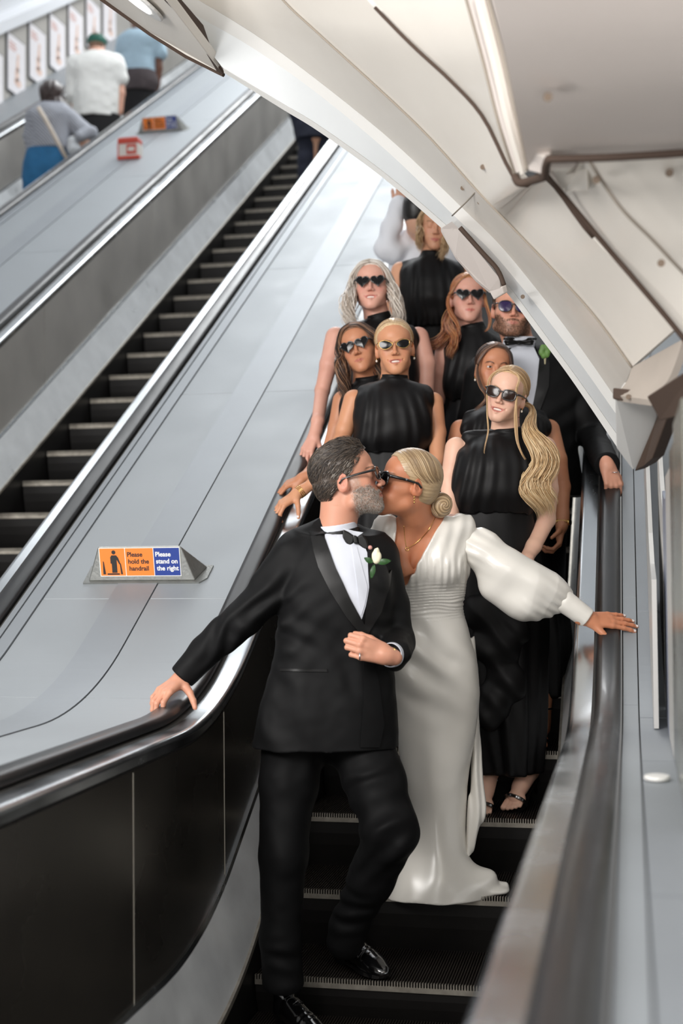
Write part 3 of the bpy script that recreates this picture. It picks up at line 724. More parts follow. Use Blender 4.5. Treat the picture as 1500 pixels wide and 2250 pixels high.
def march(S, org, dirs, t0, t1, n=48):
    """distance along each ray to the solid's skin"""
    org = np.asarray(org, float); t = np.full(len(dirs), t0)
    for i in range(n):
        P = org+dirs*t[:, None]; d = S.ev(P); t = t+np.clip(d, -.02, .05)*.8
        t = np.clip(t, t0, t1)
    return t
def drape_px(S, poly, Dguess, off=.004, thick=.004, step=9, rng=.6, inner=None):
    """panel of cloth lying on a solid: the outline is given by where its corners are seen; the cloth follows the body and has thickness"""
    poly = np.array(poly, float); lo = poly.min(0); hi = poly.max(0)
    # triangulated grid clipped to the outline
    nx = max(2, int((hi[0]-lo[0])/step)); ny = max(2, int((hi[1]-lo[1])/step))
    gx = np.linspace(lo[0], hi[0], nx+1); gy = np.linspace(lo[1], hi[1], ny+1)
    verts = []; faces = []; key = {}
    def vid(p):
        q = (round(p[0], 2), round(p[1], 2))
        if q not in key: key[q] = len(verts); verts.append(q)
        return key[q]
    def clip(pg, a, b, c):
        out = []
        for i in range(len(pg)):
            p, q = pg[i], pg[(i+1) % len(pg)]; dp = a*p[0]+b*p[1]-c; dq = a*q[0]+b*q[1]-c
            if dp >= 0: out.append(p)
            if (dp >= 0) != (dq >= 0):
                t = dp/(dp-dq); out.append((p[0]+(q[0]-p[0])*t, p[1]+(q[1]-p[1])*t))
        return out
    from mathutils.geometry import tessellate_polygon
    tris = tessellate_polygon([[Vector((x, y, 0)) for x, y in poly]])
    for tr in tris:
        T = [tuple(poly[i]) for i in tr]
        tl = np.min(T, 0); th = np.max(T, 0)
        i0, i1 = max(0, np.searchsorted(gx, tl[0])-1), min(nx, np.searchsorted(gx, th[0]))
        j0, j1 = max(0, np.searchsorted(gy, tl[1])-1), min(ny, np.searchsorted(gy, th[1]))
        for i in range(i0, i1):
            for j in range(j0, j1):
                pg = T
                for a, b, c in ((1, 0, gx[i]), (-1, 0, -gx[i+1]), (0, 1, gy[j]), (0, -1, -gy[j+1])):
                    pg = clip(pg, a, b, c)
                    if len(pg) < 3: break
                if len(pg) >= 3:
                    ids = []
                    for p in pg:
                        q = vid(p)
                        if q not in ids: ids.append(q)
                    if len(ids) >= 3: faces.append(ids)
    px = np.array(verts); dirs = F0[None]+((px[:, 0]-CX)/FPX)[:, None]*RR-((px[:, 1]-CY)/FPX)[:, None]*UU
    t = march(S, CAM, dirs, Dguess-rng, Dguess+rng)
    lost = t >= Dguess+rng-.002
    if lost.any() and (~lost).any():
        for i in np.nonzero(lost)[0]:
            j = np.argmin(((px[~lost]-px[i])**2).sum(1)); t[i] = t[~lost][j]
    # borrow the skin direction from the solid
    P = CAM+dirs*t[:, None]; e = .004; G = np.stack([S.ev(P+np.eye(3)[a]*e)-S.ev(P-np.eye(3)[a]*e) for a in range(3)], 1)
    G /= np.linalg.norm(G, axis=1)[:, None]+1e-9
    if callable(off): o_ = off(px)[:, None]
    else: o_ = off
    A = P+G*o_; Bk = A-G*(thick)
    n = len(A)
    # orient faces to the viewer
    F = []; cnt = {}
    for f in faces:
        a, b, c = A[f[0]], A[f[1]], A[f[2]]
        nn = np.cross(b-a, c-a)
        if nn@(CAM-a) < 0: f = f[::-1]
        F.append(tuple(f))
        for i in range(len(f)): cnt[(f[i], f[(i+1) % len(f)])] = 1
    out = list(F)+[tuple(i+n for i in f[::-1]) for f in F]
    for (a, b) in cnt:
        if (b, a) not in cnt: out.append((b, a, a+n, b+n))
    return np.vstack([A, Bk]), out
def drape(name, S, poly, D, m, parent, **kw):
    v, f = drape_px(S, poly, D, **kw); return mk(name, v, f, m, parent, smooth=True, angle=1.0)

# value noise for cloth folds
def vnoise(P, s, seed=0):
    q = P*s+seed*17.13; i = np.floor(q).astype(np.int64); f = q-i; f = f*f*(3-2*f); r = 0
    for a in (0, 1):
        for b in (0, 1):
            for c in (0, 1):
                h = ((i[:, 0]+a)*374761393+(i[:, 1]+b)*668265263+(i[:, 2]+c)*2147483647+seed*974711) & 0x7fffffff
                h = ((h ^ (h >> 13))*1274126177) & 0x7fffffff; h = (h ^ (h >> 16)) & 0xffff
                r = r+(h/65535.0)*(f[:, 0] if a else 1-f[:, 0])*(f[:, 1] if b else 1-f[:, 1])*(f[:, 2] if c else 1-f[:, 2])
    return r*2-1
# ------------------------------------------------------------------ people: heads, hands, hair, eyewear
def onrail(px, py, hgt):
    "the point seen at px, py that is hgt above the handrail's top"
    lo, hi = 2.5, 12.0
    g = lambda D: W(px, py, D)[2]-zrail(W(px, py, D)[1])-hgt
    for _ in range(50):
        m = (lo+hi)/2
        if g(m) > 0: lo = m
        else: hi = m
    return W(px, py, lo), lo
def nrm(v): v = np.asarray(v, float); return v/(np.linalg.norm(v)+1e-12)
class Head:
    """px, py, D: the point between the eyes; yaw > 0 looks to the picture's right, pitch > 0 up, roll > 0 leans to the right"""
    def __init__(h, px, py, D, yaw=0, pitch=0, roll=0, s=1.0, male=False, fat=1.0, jaw=1.0, smile=0.0, lid=1.0):
        y, p, r = map(math.radians, (yaw, pitch, roll))
        f = -F0*math.cos(y)*math.cos(p)+RR*math.sin(y)*math.cos(p)+UU*math.sin(p); f = nrm(f)
        u = nrm(UU-f*(UU@f)); rt = nrm(np.cross(u, f))       # viewer's right for a facing head
        u2 = u*math.cos(r)+rt*math.sin(r); u2 = nrm(u2)
        h.ay, h.az = f, u2; h.ax = nrm(np.cross(f, u2)); h.s = s; h.male = male; h.fat = fat; h.jaw = jaw; h.smile = smile; h.lid = lid
        h.M = np.array([h.ax, h.ay, h.az]); e = W(px, py, D); h.o = e-s*.086*h.ay
    def p(h, x, y, z): return h.o+h.s*(x*h.ax+y*h.ay+z*h.az)
    def P(h, a): a = np.asarray(a, float); return h.o+h.s*(a@h.M)
    def loc(h, V): return (V-h.o)@h.M.T/h.s
    def add(h, S, neck=None, nr=None):
        s = h.s; p = h.p; w = h.fat; j = h.jaw; m = h.male; M = h.M
        el = lambda c, r, k=.02, op='+', MM=None: S.el(p(*c), np.array(r)*s, M if MM is None else MM, k*s, op)
        rc = lambda a, b, ra, rb, k=.02, op='+': S.rc(p(*a), p(*b), ra*s, rb*s, k*s, op)
        el((0, -.012, .042), (.073, .093, .078))
        el((0, .030, .040), (.059*w, .050, .046), .03)
        el((0, .026, -.035), (.058*w, .054, .072), .03)
        for q in (-1, 1):
            rc((q*.040*w, .050, -.026), (q*.050*w, .020, -.020), .020, .018, .024)
            jc = .045*j*w if not m else .054*j*w
            rc((q*jc, .002, -.066 if not m else -.072), (q*(.013 if not m else .019), .064, -.104), .0155 if not m else .021, .0140 if not m else .018, .022)
            rc((q*.030*w, .056, -.062), (q*.018, .062, -.085), .020, .016, .022)
            el((q*.018, .078, .019), (.017, .010, .007), .014) if not m else el((q*.018, .081, .018), (.018, .011, .0085), .014)
            el((q*.031, .0975, -.002), (.0165, .015, .0105), .014, '-')
            S.el(p(q*.031, .0700, -.001), np.array((.0130, .0128, .0125))*s, M, .003)
            S.el(p(q*.031, .0712, .0065), np.array((.0150, .0132, .0072))*s, M, .004)    # upper lid
            S.el(p(q*.031, .0702, -.0085), np.array((.0140, .0122, .0050))*s, M, .004)   # lower lid
            # ears
            a = math.radians(14)*1; T = np.array([h.ax, h.ay*math.cos(a)-h.az*math.sin(a), h.az*math.cos(a)+h.ay*math.sin(a)])
            T2 = np.array([nrm(T[0]+q*-.35*T[1]), nrm(T[1]+q*.35*T[0]), T[2]])
            el((q*.076*w, -.014, -.006), (.0065, .0185, .031), .006, '+', T2)
            el((q*.071*w, -.004, -.020), (.008, .010, .018), .008, '+', T2)
            el((q*.0835*w, -.010, -.002), (.006, .0105, .020), .005, '-', T2)
            rc((q*.0775*w, .000, -.002), (q*.079*w, -.012, -.012), .003, .0025, .003)
        el((0, .071, -.101), (.017 if not m else .021, .014, .015), .016)
        el((0, .064, -.066), (.028, .022, .022), .02)
        rc((0, .0795, .006), (0, .1015, -.034), .0065 if not m else .0078, .0082, .012)
        S.el(p(0, .1035, -.0365), np.array((.0090, .0085, .0078))*s, M, .006)
        for q in (-1, 1):
            S.el(p(q*.0112, .0935, -.0395), np.array((.0068, .0088, .0068))*s, M, .005)
            S.el(p(q*.0060, .0995, -.0470), np.array((.0032, .0045, .0030))*s, M, .003, '-')
        sm = h.smile; cw = .0215+.007*sm; cz = -.0675+.006*sm
        up_z, lo_z = -.0655+.001*sm, -.0745-.005*sm
        for q in (-1, 1):
            S.rc(p(q*cw, .0765-.002*sm, cz), p(q*.005, .0875, up_z+.001), .0030*s, .0050*s, .004)
            S.rc(p(q*cw, .0765-.002*sm, cz-.001), p(0, .0865, lo_z), .0028*s, .0064*s, .004)
            S.el(p(q*(cw+.004), .0775, cz), np.array((.003, .003, .003))*s, M, .004, '-')
        S.rc(p(-cw*.8, .0885, (cz+up_z)/2-.0035), p(cw*.8, .0885, (cz+up_z)/2-.0035), .0014*s, .0014*s, .003, '-')
        if sm > .3:
            S.el(p(0, .0900, -.0700), np.array((cw*.88, .018, .0040+.0034*sm))*s, M, .002, '-')
        if neck is not None:
            r = nr or (.050 if not m else .060)
            S.rc(p(0, -.022, -.055), neck, r*s, r*s*1.06, .03); S.rc(p(0, -.045, -.02), neck-.02*FH*0, r*.9*s, r*s, .03)
        return S
    def masks(h, V):
        q = h.loc(V); x, y, z = np.abs(q[:, 0]), q[:, 1], q[:, 2]; sm = h.smile; cw = .0215+.007*sm
        zc = -.0700-.001*sm+(.0050*sm+.0012)*(x/cw)**2
        hgt = (.0080+.0028*sm)*np.sqrt(np.clip(1-(x/(cw+.0015))**2, 0, 1))
        lips = np.clip((hgt-np.abs(z-zc))/.0018, 0, 1)*(y > .070)
        bz = .0195-(x-.033)**2*16+ (x-.02)*.10
        brow = np.clip((.0034-np.abs(z-bz))/.0014, 0, 1)*np.clip((x-.012)/.004, 0, 1)*np.clip((.053-x)/.007, 0, 1)*(y > .045)
        front = np.clip((y-.0)/.02, 0, 1)
        return q, lips, brow
def skin_colors(h, base, lip, brow=None, beard=None, grey=0.0, blush=.25, extra=None):
    base = np.array(base[:3]); lip = np.array(lip[:3]); 
    def f(V):
        q, lips, bw = h.masks(V); n = len(V); c = np.tile(base, (n, 1))
        x, y, z = np.abs(q[:, 0]), q[:, 1], q[:, 2]
        nz = vnoise(V, 38)*.05+vnoise(V, 9, 3)*.05; c = c*(1+nz[:, None]*np.array([.5, 1, 1]))
        bl = np.exp(-((x-.042)**2+(z+.030)**2)/(.016**2))*(y > .02)+.7*np.exp(-(x**2+(z+.036)**2)/(.011**2))*(y > .08)+.8*np.exp(-((x-.078)**2+(y+.012)**2)/(.02**2))*(np.abs(z) < .04)
        c = c*(1-blush*bl[:, None]*np.array([.05, .45, .38]))
        if brow is not None: c = c+(np.array(brow[:3])-c)*(bw*.85)[:, None]
        if beard is not None:
            edge = -.040-.03*np.clip((.05-y)/.06, -1, 1)*0
            jaw_m = np.clip((-.060-z+1.1*np.clip(x-.026, 0, .03))/.014, 0, 1)*(z > -.135)*np.clip((y+.006)/.02, 0, 1)
            mous = np.clip((.0062-np.abs(z+.0560+.35*np.clip(x-.012, 0, .02)))/.003, 0, 1)*np.clip((.030-x)/.006, 0, 1)*(y > .065)
            ch = np.clip(jaw_m-np.clip((.006-np.abs(z+.045))/.004, 0, 1)*(x < .03)*0, 0, 1); b = np.clip(np.maximum(ch, mous), 0, 1)
            cheek = np.clip((x-.056)/.010, 0, 1)*(z < .01)*(z > -.08)*np.clip((y-.002)/.01, 0, 1)*np.clip((.045-y)/.012, 0, 1); b = np.maximum(b, cheek*.7)
            fz = vnoise(V, 420, 5)*.5+.5; bc = np.array(beard[:3])*(1-grey*fz)[:, None]+np.array([.62, .60, .56])*(grey*fz)[:, None]
            c = c+(bc-c)*(b*.80*(.75+.25*fz))[:, None]
        c = c+(lip-c)*(lips*.72)[:, None]
        if extra is not None: c = extra(V, q, c)
        return np.clip(c, 0, 1)
    return f
def M_skin():
    return mat('skin', (1, 1, 1, 1), 0.46, attr='col', sss=0.14, spec=0.45, bump=.06, bscale=260)
M_SK = M_skin()

def hand(S, wrist, d, n, side=1, s=1.0, curl=(25, 25, 20), spread=4, thumb=(35, 20), fing=None, nails=None, tcurl=20, k=.010):
    """d: wrist to knuckles, n: the way the palm faces, side: +1/-1 where the thumb sits along d x n"""
    d = nrm(d); n = nrm(np.asarray(n, float)-d*(np.asarray(n, float)@d)); l = np.cross(d, n)*side; w0 = np.asarray(wrist, float)
    P = lambda f, a, b: w0+s*(f*d+a*l+b*n)
    S.rc(P(-.03, 0, 0), P(.015, 0, 0), .0235*s, .023*s, .02); 
    K = [(.086, .0290), (.091, .0095), (.087, -.0095), (.077, -.0275)]
    L = [(.043, .026, .020), (.047, .029, .021), (.043, .027, .021), (.034, .020, .018)]
    R = [.0095, .0096, .0090, .0080]
    for i, (f, a) in enumerate(K): S.rc(P(.008, a*.55, 0), P(f, a, 0), .0145*s, (R[i]+.0012)*s, .010)
    S.rc(P(.030, .012, .006), P(.065, .012, .004), .014*s, .012*s, .012); S.rc(P(.022, -.014, .007), P(.055, -.016, .005), .013*s, .011*s, .012)
    for i, (f, a) in enumerate(K):
        c = curl if fing is None or fing[i] is None else fing[i]
        p = P(f, a, 0); ang = 0; sp = math.radians((1.5-i)*spread); r = R[i]
        lat = l*math.sin(sp); fw = d*math.cos(sp)+lat
        for q in range(3):
            ang += math.radians(c[q]); v = fw*math.cos(ang)+n*math.sin(ang)
            p2 = p+v*L[i][q]*s; S.rc(p, p2, r*s, r*.90*s, .0045 if q else .006); r *= .90; p = p2
        if nails is not None: nails.append((p-v*.004*s-np.cross(np.cross(v, n), v)*0+(-n*math.cos(ang)+fw*math.sin(ang))*r*s*.8, s))
    a1, a2 = map(math.radians, thumb)
    t0 = P(.016, .020, .006); td = nrm(d*math.cos(a1)+l*math.sin(a1)+n*math.sin(a2)); t1 = t0+td*.046*s
    S.rc(t0, t1, .0165*s, .0118*s, .012)
    tc_ = math.radians(tcurl); td2 = nrm(td*math.cos(tc_)+(nrm(n*.8-l*.4+d*.4))*math.sin(tc_)); t2 = t1+td2*.032*s; S.rc(t1, t2, .0112*s, .0098*s, .005)
    td3 = nrm(td2*math.cos(tc_)+(nrm(n*.8-l*.4+d*.5))*math.sin(tc_)); t3 = t2+td3*.023*s; S.rc(t2, t3, .0098*s, .0078*s, .004)
    if nails is not None: nails.append((t3-n*.006*s, s))
    return P

def nail_paint(nails, colr=(.93, .88, .86)):
    def f(V, q, c):
        for p, s in nails:
            d = np.sqrt(((V-p)**2).sum(1)); m = np.clip((.0068*s-d)/.002, 0, 1)
            c = c+(np.array(colr)-c)*m[:, None]
        return c
    return f

# hair drawn as many tapering locks of their own thickness
def strands(name, parent, guides, n, r=.003, cols=None, wave=0.0, freq=3, jit=.004, seg=24, seed=1, flat=.6, taper=.35, m=None, wave0=.15, head=None, hug=0, lift=1.0, clump=0, roots=None):
    """guides: rows of equally long 3-D polylines; locks are spread between neighbouring rows"""
    R = random.Random(seed); G = [spline(g, seg) for g in guides]; nv = 5
    V = []; Fc = []; C = []; base = 0
    cols = [np.array(c[:3]) for c in cols]
    for i in range(n):
        u = (i+R.random())/n*(len(G)-1); a = min(int(u), len(G)-2) if len(G) > 1 else 0; f = u-a
        L = G[a]*(1-f)+G[min(a+1, len(G)-1)]*f
        if hug and head is not None:
            q = head.loc(L); c0 = np.array([0, -.012, .042]); rr = np.array([.0775, .0975, .0825])*lift
            e = (q-c0)/rr; ln = np.linalg.norm(e, axis=1); k = np.clip(hug-np.arange(seg)/seg, 0, 1)*4; k = np.clip(k, 0, 1)[:, None]
            tgt = e/ln[:, None]; e = np.where(ln[:, None] < 1.0, tgt, e*(1-k)+tgt*k); L = head.P(c0+e*rr)
        off = np.array([R.gauss(0, jit) for _ in range(3)]); ph = R.random()*.5+(int(u*clump)/max(clump, 1)*6 if clump else R.random()*6)
        t = np.linspace(0, 1, seg); T = np.gradient(L, axis=0); T /= np.linalg.norm(T, axis=1)[:, None]+1e-9
        A = np.cross(T, FH); A /= np.linalg.norm(A, axis=1)[:, None]+1e-6; Bv = np.cross(T, A)
        amp = wave*np.clip((t-wave0)/.3, 0, 1)
        w = np.sin(t*freq*2*PI+ph); w2 = np.cos(t*freq*2*PI+ph)
        L = L+A*(amp*w)[:, None]+Bv*(amp*.6*w2)[:, None]+off*np.clip(t*3, .35, 1.2)[:, None]
        rad = r*(.75+.5*R.random())*np.clip((1-t)/taper, .12, 1)*np.clip(.5+t*6, 0, 1)
        ck = R.choice(cols)*(.92+.16*R.random())
        T = np.gradient(L, axis=0); T /= np.linalg.norm(T, axis=1)[:, None]+1e-9
        A = np.cross(T, [.31, .2, .93]); A /= np.linalg.norm(A, axis=1)[:, None]+1e-6; Bv = np.cross(T, A)
        for k in range(nv):
            an = 2*PI*k/nv; V.append(L+(A*math.cos(an)+Bv*math.sin(an)*1.0)*rad[:, None])
        idx = base+np.arange(nv*seg).reshape(nv, seg)
        for k in range(nv):
            x, y = idx[k], idx[(k+1) % nv]; Fc.append(np.stack([x[:-1], x[1:], y[1:], y[:-1]], 1))
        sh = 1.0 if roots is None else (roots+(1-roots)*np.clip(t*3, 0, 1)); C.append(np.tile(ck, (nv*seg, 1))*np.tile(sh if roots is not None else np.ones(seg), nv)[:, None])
        base += nv*seg
    V = np.concatenate(V); Fc = np.concatenate(Fc)
    return mk_fast(name, V, Fc, m or M_HAIR, parent, np.concatenate(C))
M_HAIR = mat('hair', (1, 1, 1, 1), 0.36, attr='col', spec=.55, sheen=.15)

def hair_cap(h, parent, cols, thick=1.0, front=.088, low=-.045, part=0.0, seed=3, back=-.048, temple=.030, short=False, name='hair'):
    """the mass of hair on the skull, open at the face; combed grooves run back from the parting"""
    S = Solid(); M = h.M; s = h.s; p = h.p; T = thick
    cc = np.array([0, -.014, .044])
    def groove(P):
        q = h.loc(P)-cc; a = np.arctan2(q[:, 0]-part, q[:, 2]+.02)
        return .0005*s*np.sin(a*46+vnoise(q, 30, seed)*2.5)+.0006*s*vnoise(q*np.array([1, .35, 1]), 60, seed)
    S.el(p(*cc), np.array((.0775*T, .0985*T, .0825*T))*s, M, .01, '+', groove)
    if not short: S.el(p(0, -.040, .0), np.array((.068*T, .068*T, .070))*s, M, .02, '+', groove)
    else: S.el(p(0, -.042, .002), np.array((.0685*T, .066*T, .066))*s, M, .02, '+', groove)
    def face(P):
        """everything in front of the hairline is open"""
        q = h.loc(P); x = np.abs(q[:, 0]); y = q[:, 1]; z = q[:, 2]
        zl = np.interp(x, [0, .03, .05, .062, .072, .09], [front, front-.004, front-.022, front-.045, front-.065, front-.075])  # forehead line height
        yl = np.interp(z, [-.08, -.035, -.012, .012, .03, .06, .09, .14], [back-.006, back, -.018, .018, temple, .048, .062, .10])
        d1 = np.minimum((zl-z), (y-yl))                    # inside the open zone when positive
        return -d1*.8*s
    S.fn(lambda P: face(P), [-1e9]*3, [1e9]*3, .006, '-')
    S.fn(lambda P: (h.loc(P)[:, 2]-low+.35*(h.loc(P)[:, 1]+.02)*0)*s, [-1e9]*3, [1e9]*3, .008, '-')
    if not short: pass
    cs = np.array([c[:3] for c in cols])
    def colr(V):
        q = h.loc(V)-cc; a = np.arctan2(q[:, 0]-part, q[:, 2]+.02); n = .5+.5*vnoise(np.stack([a*3.2, q[:, 1]*6, a*0], 1), 5.0, seed); n2 = .5+.5*vnoise(np.stack([a*3.2, q[:, 1]*3, a*0], 1), 17.0, seed+1)
        u = np.clip(n*.5+n2*.5, 0, .999)*(len(cs)-1); i = u.astype(int); f = (u-i)[:, None]
        return cs[i]*(1-f)+cs[np.minimum(i+1, len(cs)-1)]*f
    V, Q = S.mesh(.0028 if s > .9 else .004); V = polish(V, Q, 1)
    return mk_fast(name, V, Q, M_HAIR, parent, colr(V)), S

def glasses(h, parent, kind, frame_m, lens_m, name='sunglasses', tilt=0):
    """two lenses, rims, bridge and temples carried on the nose and ears"""
    def outline(kind):
        n = 40; pts = []
        for i in range(n):
            t = 2*PI*i/n; c, s = math.cos(t), math.sin(t)
            if kind == 'heart':
                x = 16*s**3; y = 13*c-5*math.cos(2*t)-2*math.cos(3*t)-math.cos(4*t); pts.append((x/16*.0300, (y+2.5)/14.5*.0245))
            elif kind == 'cat': pts.append((.0275*c+.001, (.0175*s if s > 0 else .0185*s)*(1-.28*max(-c, 0))+.0055*max(c, 0)**1.5*(1 if s >= -.2 else .35)))
            elif kind == 'wayfarer': pts.append((.0270*np.sign(c)*abs(c)**.62*(1+.05*s), .0200*np.sign(s)*abs(s)**.66+.0015*c*(s > 0)))
            elif kind == 'aviator': pts.append((.0270*np.sign(c)*abs(c)**.75*(1+.08*s), .0225*np.sign(s)*abs(s)**.8-.001))
            else: pts.append((.031*np.sign(c)*abs(c)**.55*(1+.05*s), .0235*np.sign(s)*abs(s)**.6))
        return pts
    ol = outline(kind); cx = .0345; zc = {'heart': -.002, 'cat': -.001}.get(kind, -.004)
    yy = lambda x: .1005-2.0*x*x if abs(x) > .012 else .1002
    t = mk_empty(name, parent, h.o)
    fr = MB(); rr = {'heart': .0028, 'cat': .0013, 'wayfarer': .0031, 'aviator': .0022}.get(kind, .0042)
    for q in (-1, 1):
        rot = 0.10 if kind == 'heart' else .03; ca, sa = math.cos(rot), math.sin(rot)
        P2 = [(cx+x*ca-z*sa, zc+x*sa+z*ca) for x, z in ol]
        P3 = [h.p(q*x, yy(x), z) for x, z in P2]
        fr.tube(P3, rr*h.s, 6, closed=True)
        ctr = h.p(q*cx, yy(cx)+.0025, zc); v = [ctr]+P3; b = [x-h.ay*.0022*h.s for x in v]; n = len(P3)
        f = [(0, i+1, (i+1) % n+1) for i in range(n)]; fb = [(n+1, n+1+(i+1) % n+1, n+1+i+1) for i in range(n)]
        side = [(i+1, n+1+i+1, n+1+(i+1) % n+1, (i+1) % n+1) for i in range(n)]
        mk('lens', v+b, f+fb+side, lens_m, t, smooth=True, angle=.8)
        hx = cx+.030 if kind != 'cat' else cx+.028; hz = zc+.011
        fr.tube([h.p(q*hx, yy(hx)+.001, hz), h.p(q*(hx+.006), yy(hx)-.008, hz+.001), h.p(q*.0785*h.fat, .03, .008), h.p(q*.080*h.fat, -.010, .006), h.p(q*.080*h.fat, -.024, -.006)], [rr*1.4*h.s, rr*1.5*h.s, rr*1.2*h.s, rr*h.s, rr*h.s], 6)
    fr.tube([h.p(-.0115, .0990, zc+.006), h.p(0, .1015, zc+.0095), h.p(.0115, .0990, zc+.006)], rr*1.1*h.s, 6)
    fr.build('frame', frame_m, t, smooth=True)
    return t
def mk_empty(name, parent, at):
    o = bpy.data.objects.new(name, None); col.objects.link(o); o.empty_display_size = .03; o.parent = parent; return o
M_GBLK = mat('glossy_black_acetate', srgb(14, 14, 15), .12, spec=.7, coat=.6)
M_GGLD = mat('gold_wire', srgb(214, 178, 110), .22, 1.0)
M_LBLK = mat('dark_lens', srgb(10, 9, 11), .14, spec=.3)
M_LBRN = mat('brown_lens', srgb(38, 20, 12), .14, spec=.35)
M_LPUR = mat('purple_lens', srgb(44, 26, 74), .14, spec=.4)
M_GOLD = mat('gold', srgb(220, 180, 110), .2, 1.0); M_SILV = mat('silver', srgb(220, 220, 222), .15, 1.0)
M_TEETH = mat('teeth', srgb(238, 230, 220), .25, coat=.3)
def teeth(h, parent):
    S = Solid(); sm = h.smile
    cw = .0215+.007*sm
    def f(P):
        q = h.loc(P); return .0004*np.abs(np.sin(q[:, 0]/.0075*PI))
    S.el(h.p(0, .0655, -.0690), np.array((cw*.90, .0175, .0075))*h.s, h.M, .002, '+', f)
    V, Q = S.mesh(.0014); return mk_fast('teeth', V, Q, M_TEETH, parent)
def eyes(h, parent, colr=(.10, .05, .03)):
    for q in (-1, 1):
        c = h.p(q*.031, .0712, -.0005); S = Solid(); S.el(c, np.array((.0128, .0134, .0098))*h.s, h.M, .001); V, Q = S.mesh(.0011)
        l = h.loc(V); d = np.hypot(np.abs(l[:, 0])-.031, l[:, 2]+.0005)
        C = np.where((d < .0064)[:, None], np.array(colr), np.array([.62, .58, .55])); C = np.where((d < .0025)[:, None], np.array([.01, .01, .01]), C)
        mk_fast('eye', V, Q, mat('eyeball', (1, 1, 1, 1), .08, attr='col', coat=.5), parent, C)
def earring(h, parent, q, drop=.022, m=None):
    a = h.p(q*.0785*h.fat, -.006, -.036); mb = MB()
    mb.tube([a, a-h.az*.006*h.s], .0022*h.s, 6); 
    o = mb.build('earring', M_GOLD, parent, smooth=True)
    S = Solid(); S.el(a-h.az*drop*.55*h.s, np.array((.0042, .0042, .0055))*h.s, None, .001); V, Q = S.mesh(.0013); mk_fast('earring', V, Q, m or mat('pearl', srgb(236, 228, 214), .2, coat=.5), parent)

def short_hair(h, parent, cols, temple_cols, n=1500, seed=1, length=.022, top=.030, low=-.050, front=.086, quiff=.010, capcols=None, r=.0011):
    cap, S = hair_cap(h, parent, capcols or cols, 1.015, front=front, low=low, short=True, temple=.022, back=-.052, seed=seed)
    R = random.Random(seed); cc = np.array([0, -.014, .044]); rr = np.array([.0775, .0985, .0825])*1.01; seg = 5
    V = []; Fc = []; C = []; base = 0; made = 0
    while made < n:
        u = np.array([R.gauss(0, 1) for _ in range(3)]); u /= np.linalg.norm(u)
        if R.random() < .4:
            c2 = np.array([0, -.042, .002]); r2 = np.array([.0695, .0670, .072]); q = c2+u*r2; e1 = np.linalg.norm((q-cc)/rr)
            if e1 < 1.0: continue
            nr0 = u/r2
        else:
            q = cc+u*rr; nr0 = u/rr
            if np.linalg.norm((q-np.array([0, -.042, .002]))/np.array([.0695, .0670, .072])) < 1.0: continue
        if q[2] < low+.004: continue
        x = abs(q[0]); fl = np.interp(x, [0, .05, .062, .072, .09], [front, front-.022, front-.045, front-.065, front-.075]); yl = np.interp(q[2], [-.08, -.035, -.012, .012, .03, .06, .09, .14], [-.058, -.052, -.022, .018, .022, .048, .062, .10])
        if q[2] < fl and q[1] > yl-.004: continue
        made += 1; topw = np.clip((q[2]-.06)/.05, 0, 1); L = (length+(top-length)*topw)*(.7+.6*R.random())
        nr = nr0/np.linalg.norm(nr0)
        flow = np.array([.25*q[0]/.07+R.gauss(0, .18), -1.0+R.gauss(0, .15), -.75*(1-topw)+.2*topw+R.gauss(0, .15)]); flow = flow-nr*(flow@nr); flow /= np.linalg.norm(flow)
        pts = []; lift = .003+quiff*topw*np.clip((q[1]+.02)/.08, 0, 1)*R.random()
        for i in range(seg):
            t = i/(seg-1); p = q+flow*L*t+nr*(lift*math.sin(t*PI*.8)+.002)-nr*(L*t)**2*5; pts.append(h.P(p))
        pts = np.array(pts); T = np.gradient(pts, axis=0); T /= np.linalg.norm(T, axis=1)[:, None]+1e-9
        A = np.cross(T, h.P(q+nr)-h.P(q)); A /= np.linalg.norm(A, axis=1)[:, None]+1e-9; B = np.cross(T, A); rad = r*(1.2-np.linspace(0, 1, seg))*(.7+.6*R.random())
        for k in range(3): V.append(pts+(A*math.cos(2.1*k)+B*math.sin(2.1*k))*rad[:, None])
        idx = base+np.arange(3*seg).reshape(3, seg)
        for k in range(3): a, b = idx[k], idx[(k+1) % 3]; Fc.append(np.stack([a[:-1], a[1:], b[1:], b[:-1]], 1))
        tm = np.clip((.075-q[2])/.05, 0, 1)*np.clip((q[1]+.075)/.09, 0, 1)
        pal = temple_cols if R.random() < tm else cols; c = np.array(R.choice(pal)[:3])*(.8+.4*R.random()); C.append(np.tile(c, (3*seg, 1))); base += 3*seg
    mk_fast('hair', np.concatenate(V), np.concatenate(Fc), M_HAIR, parent, np.concatenate(C))

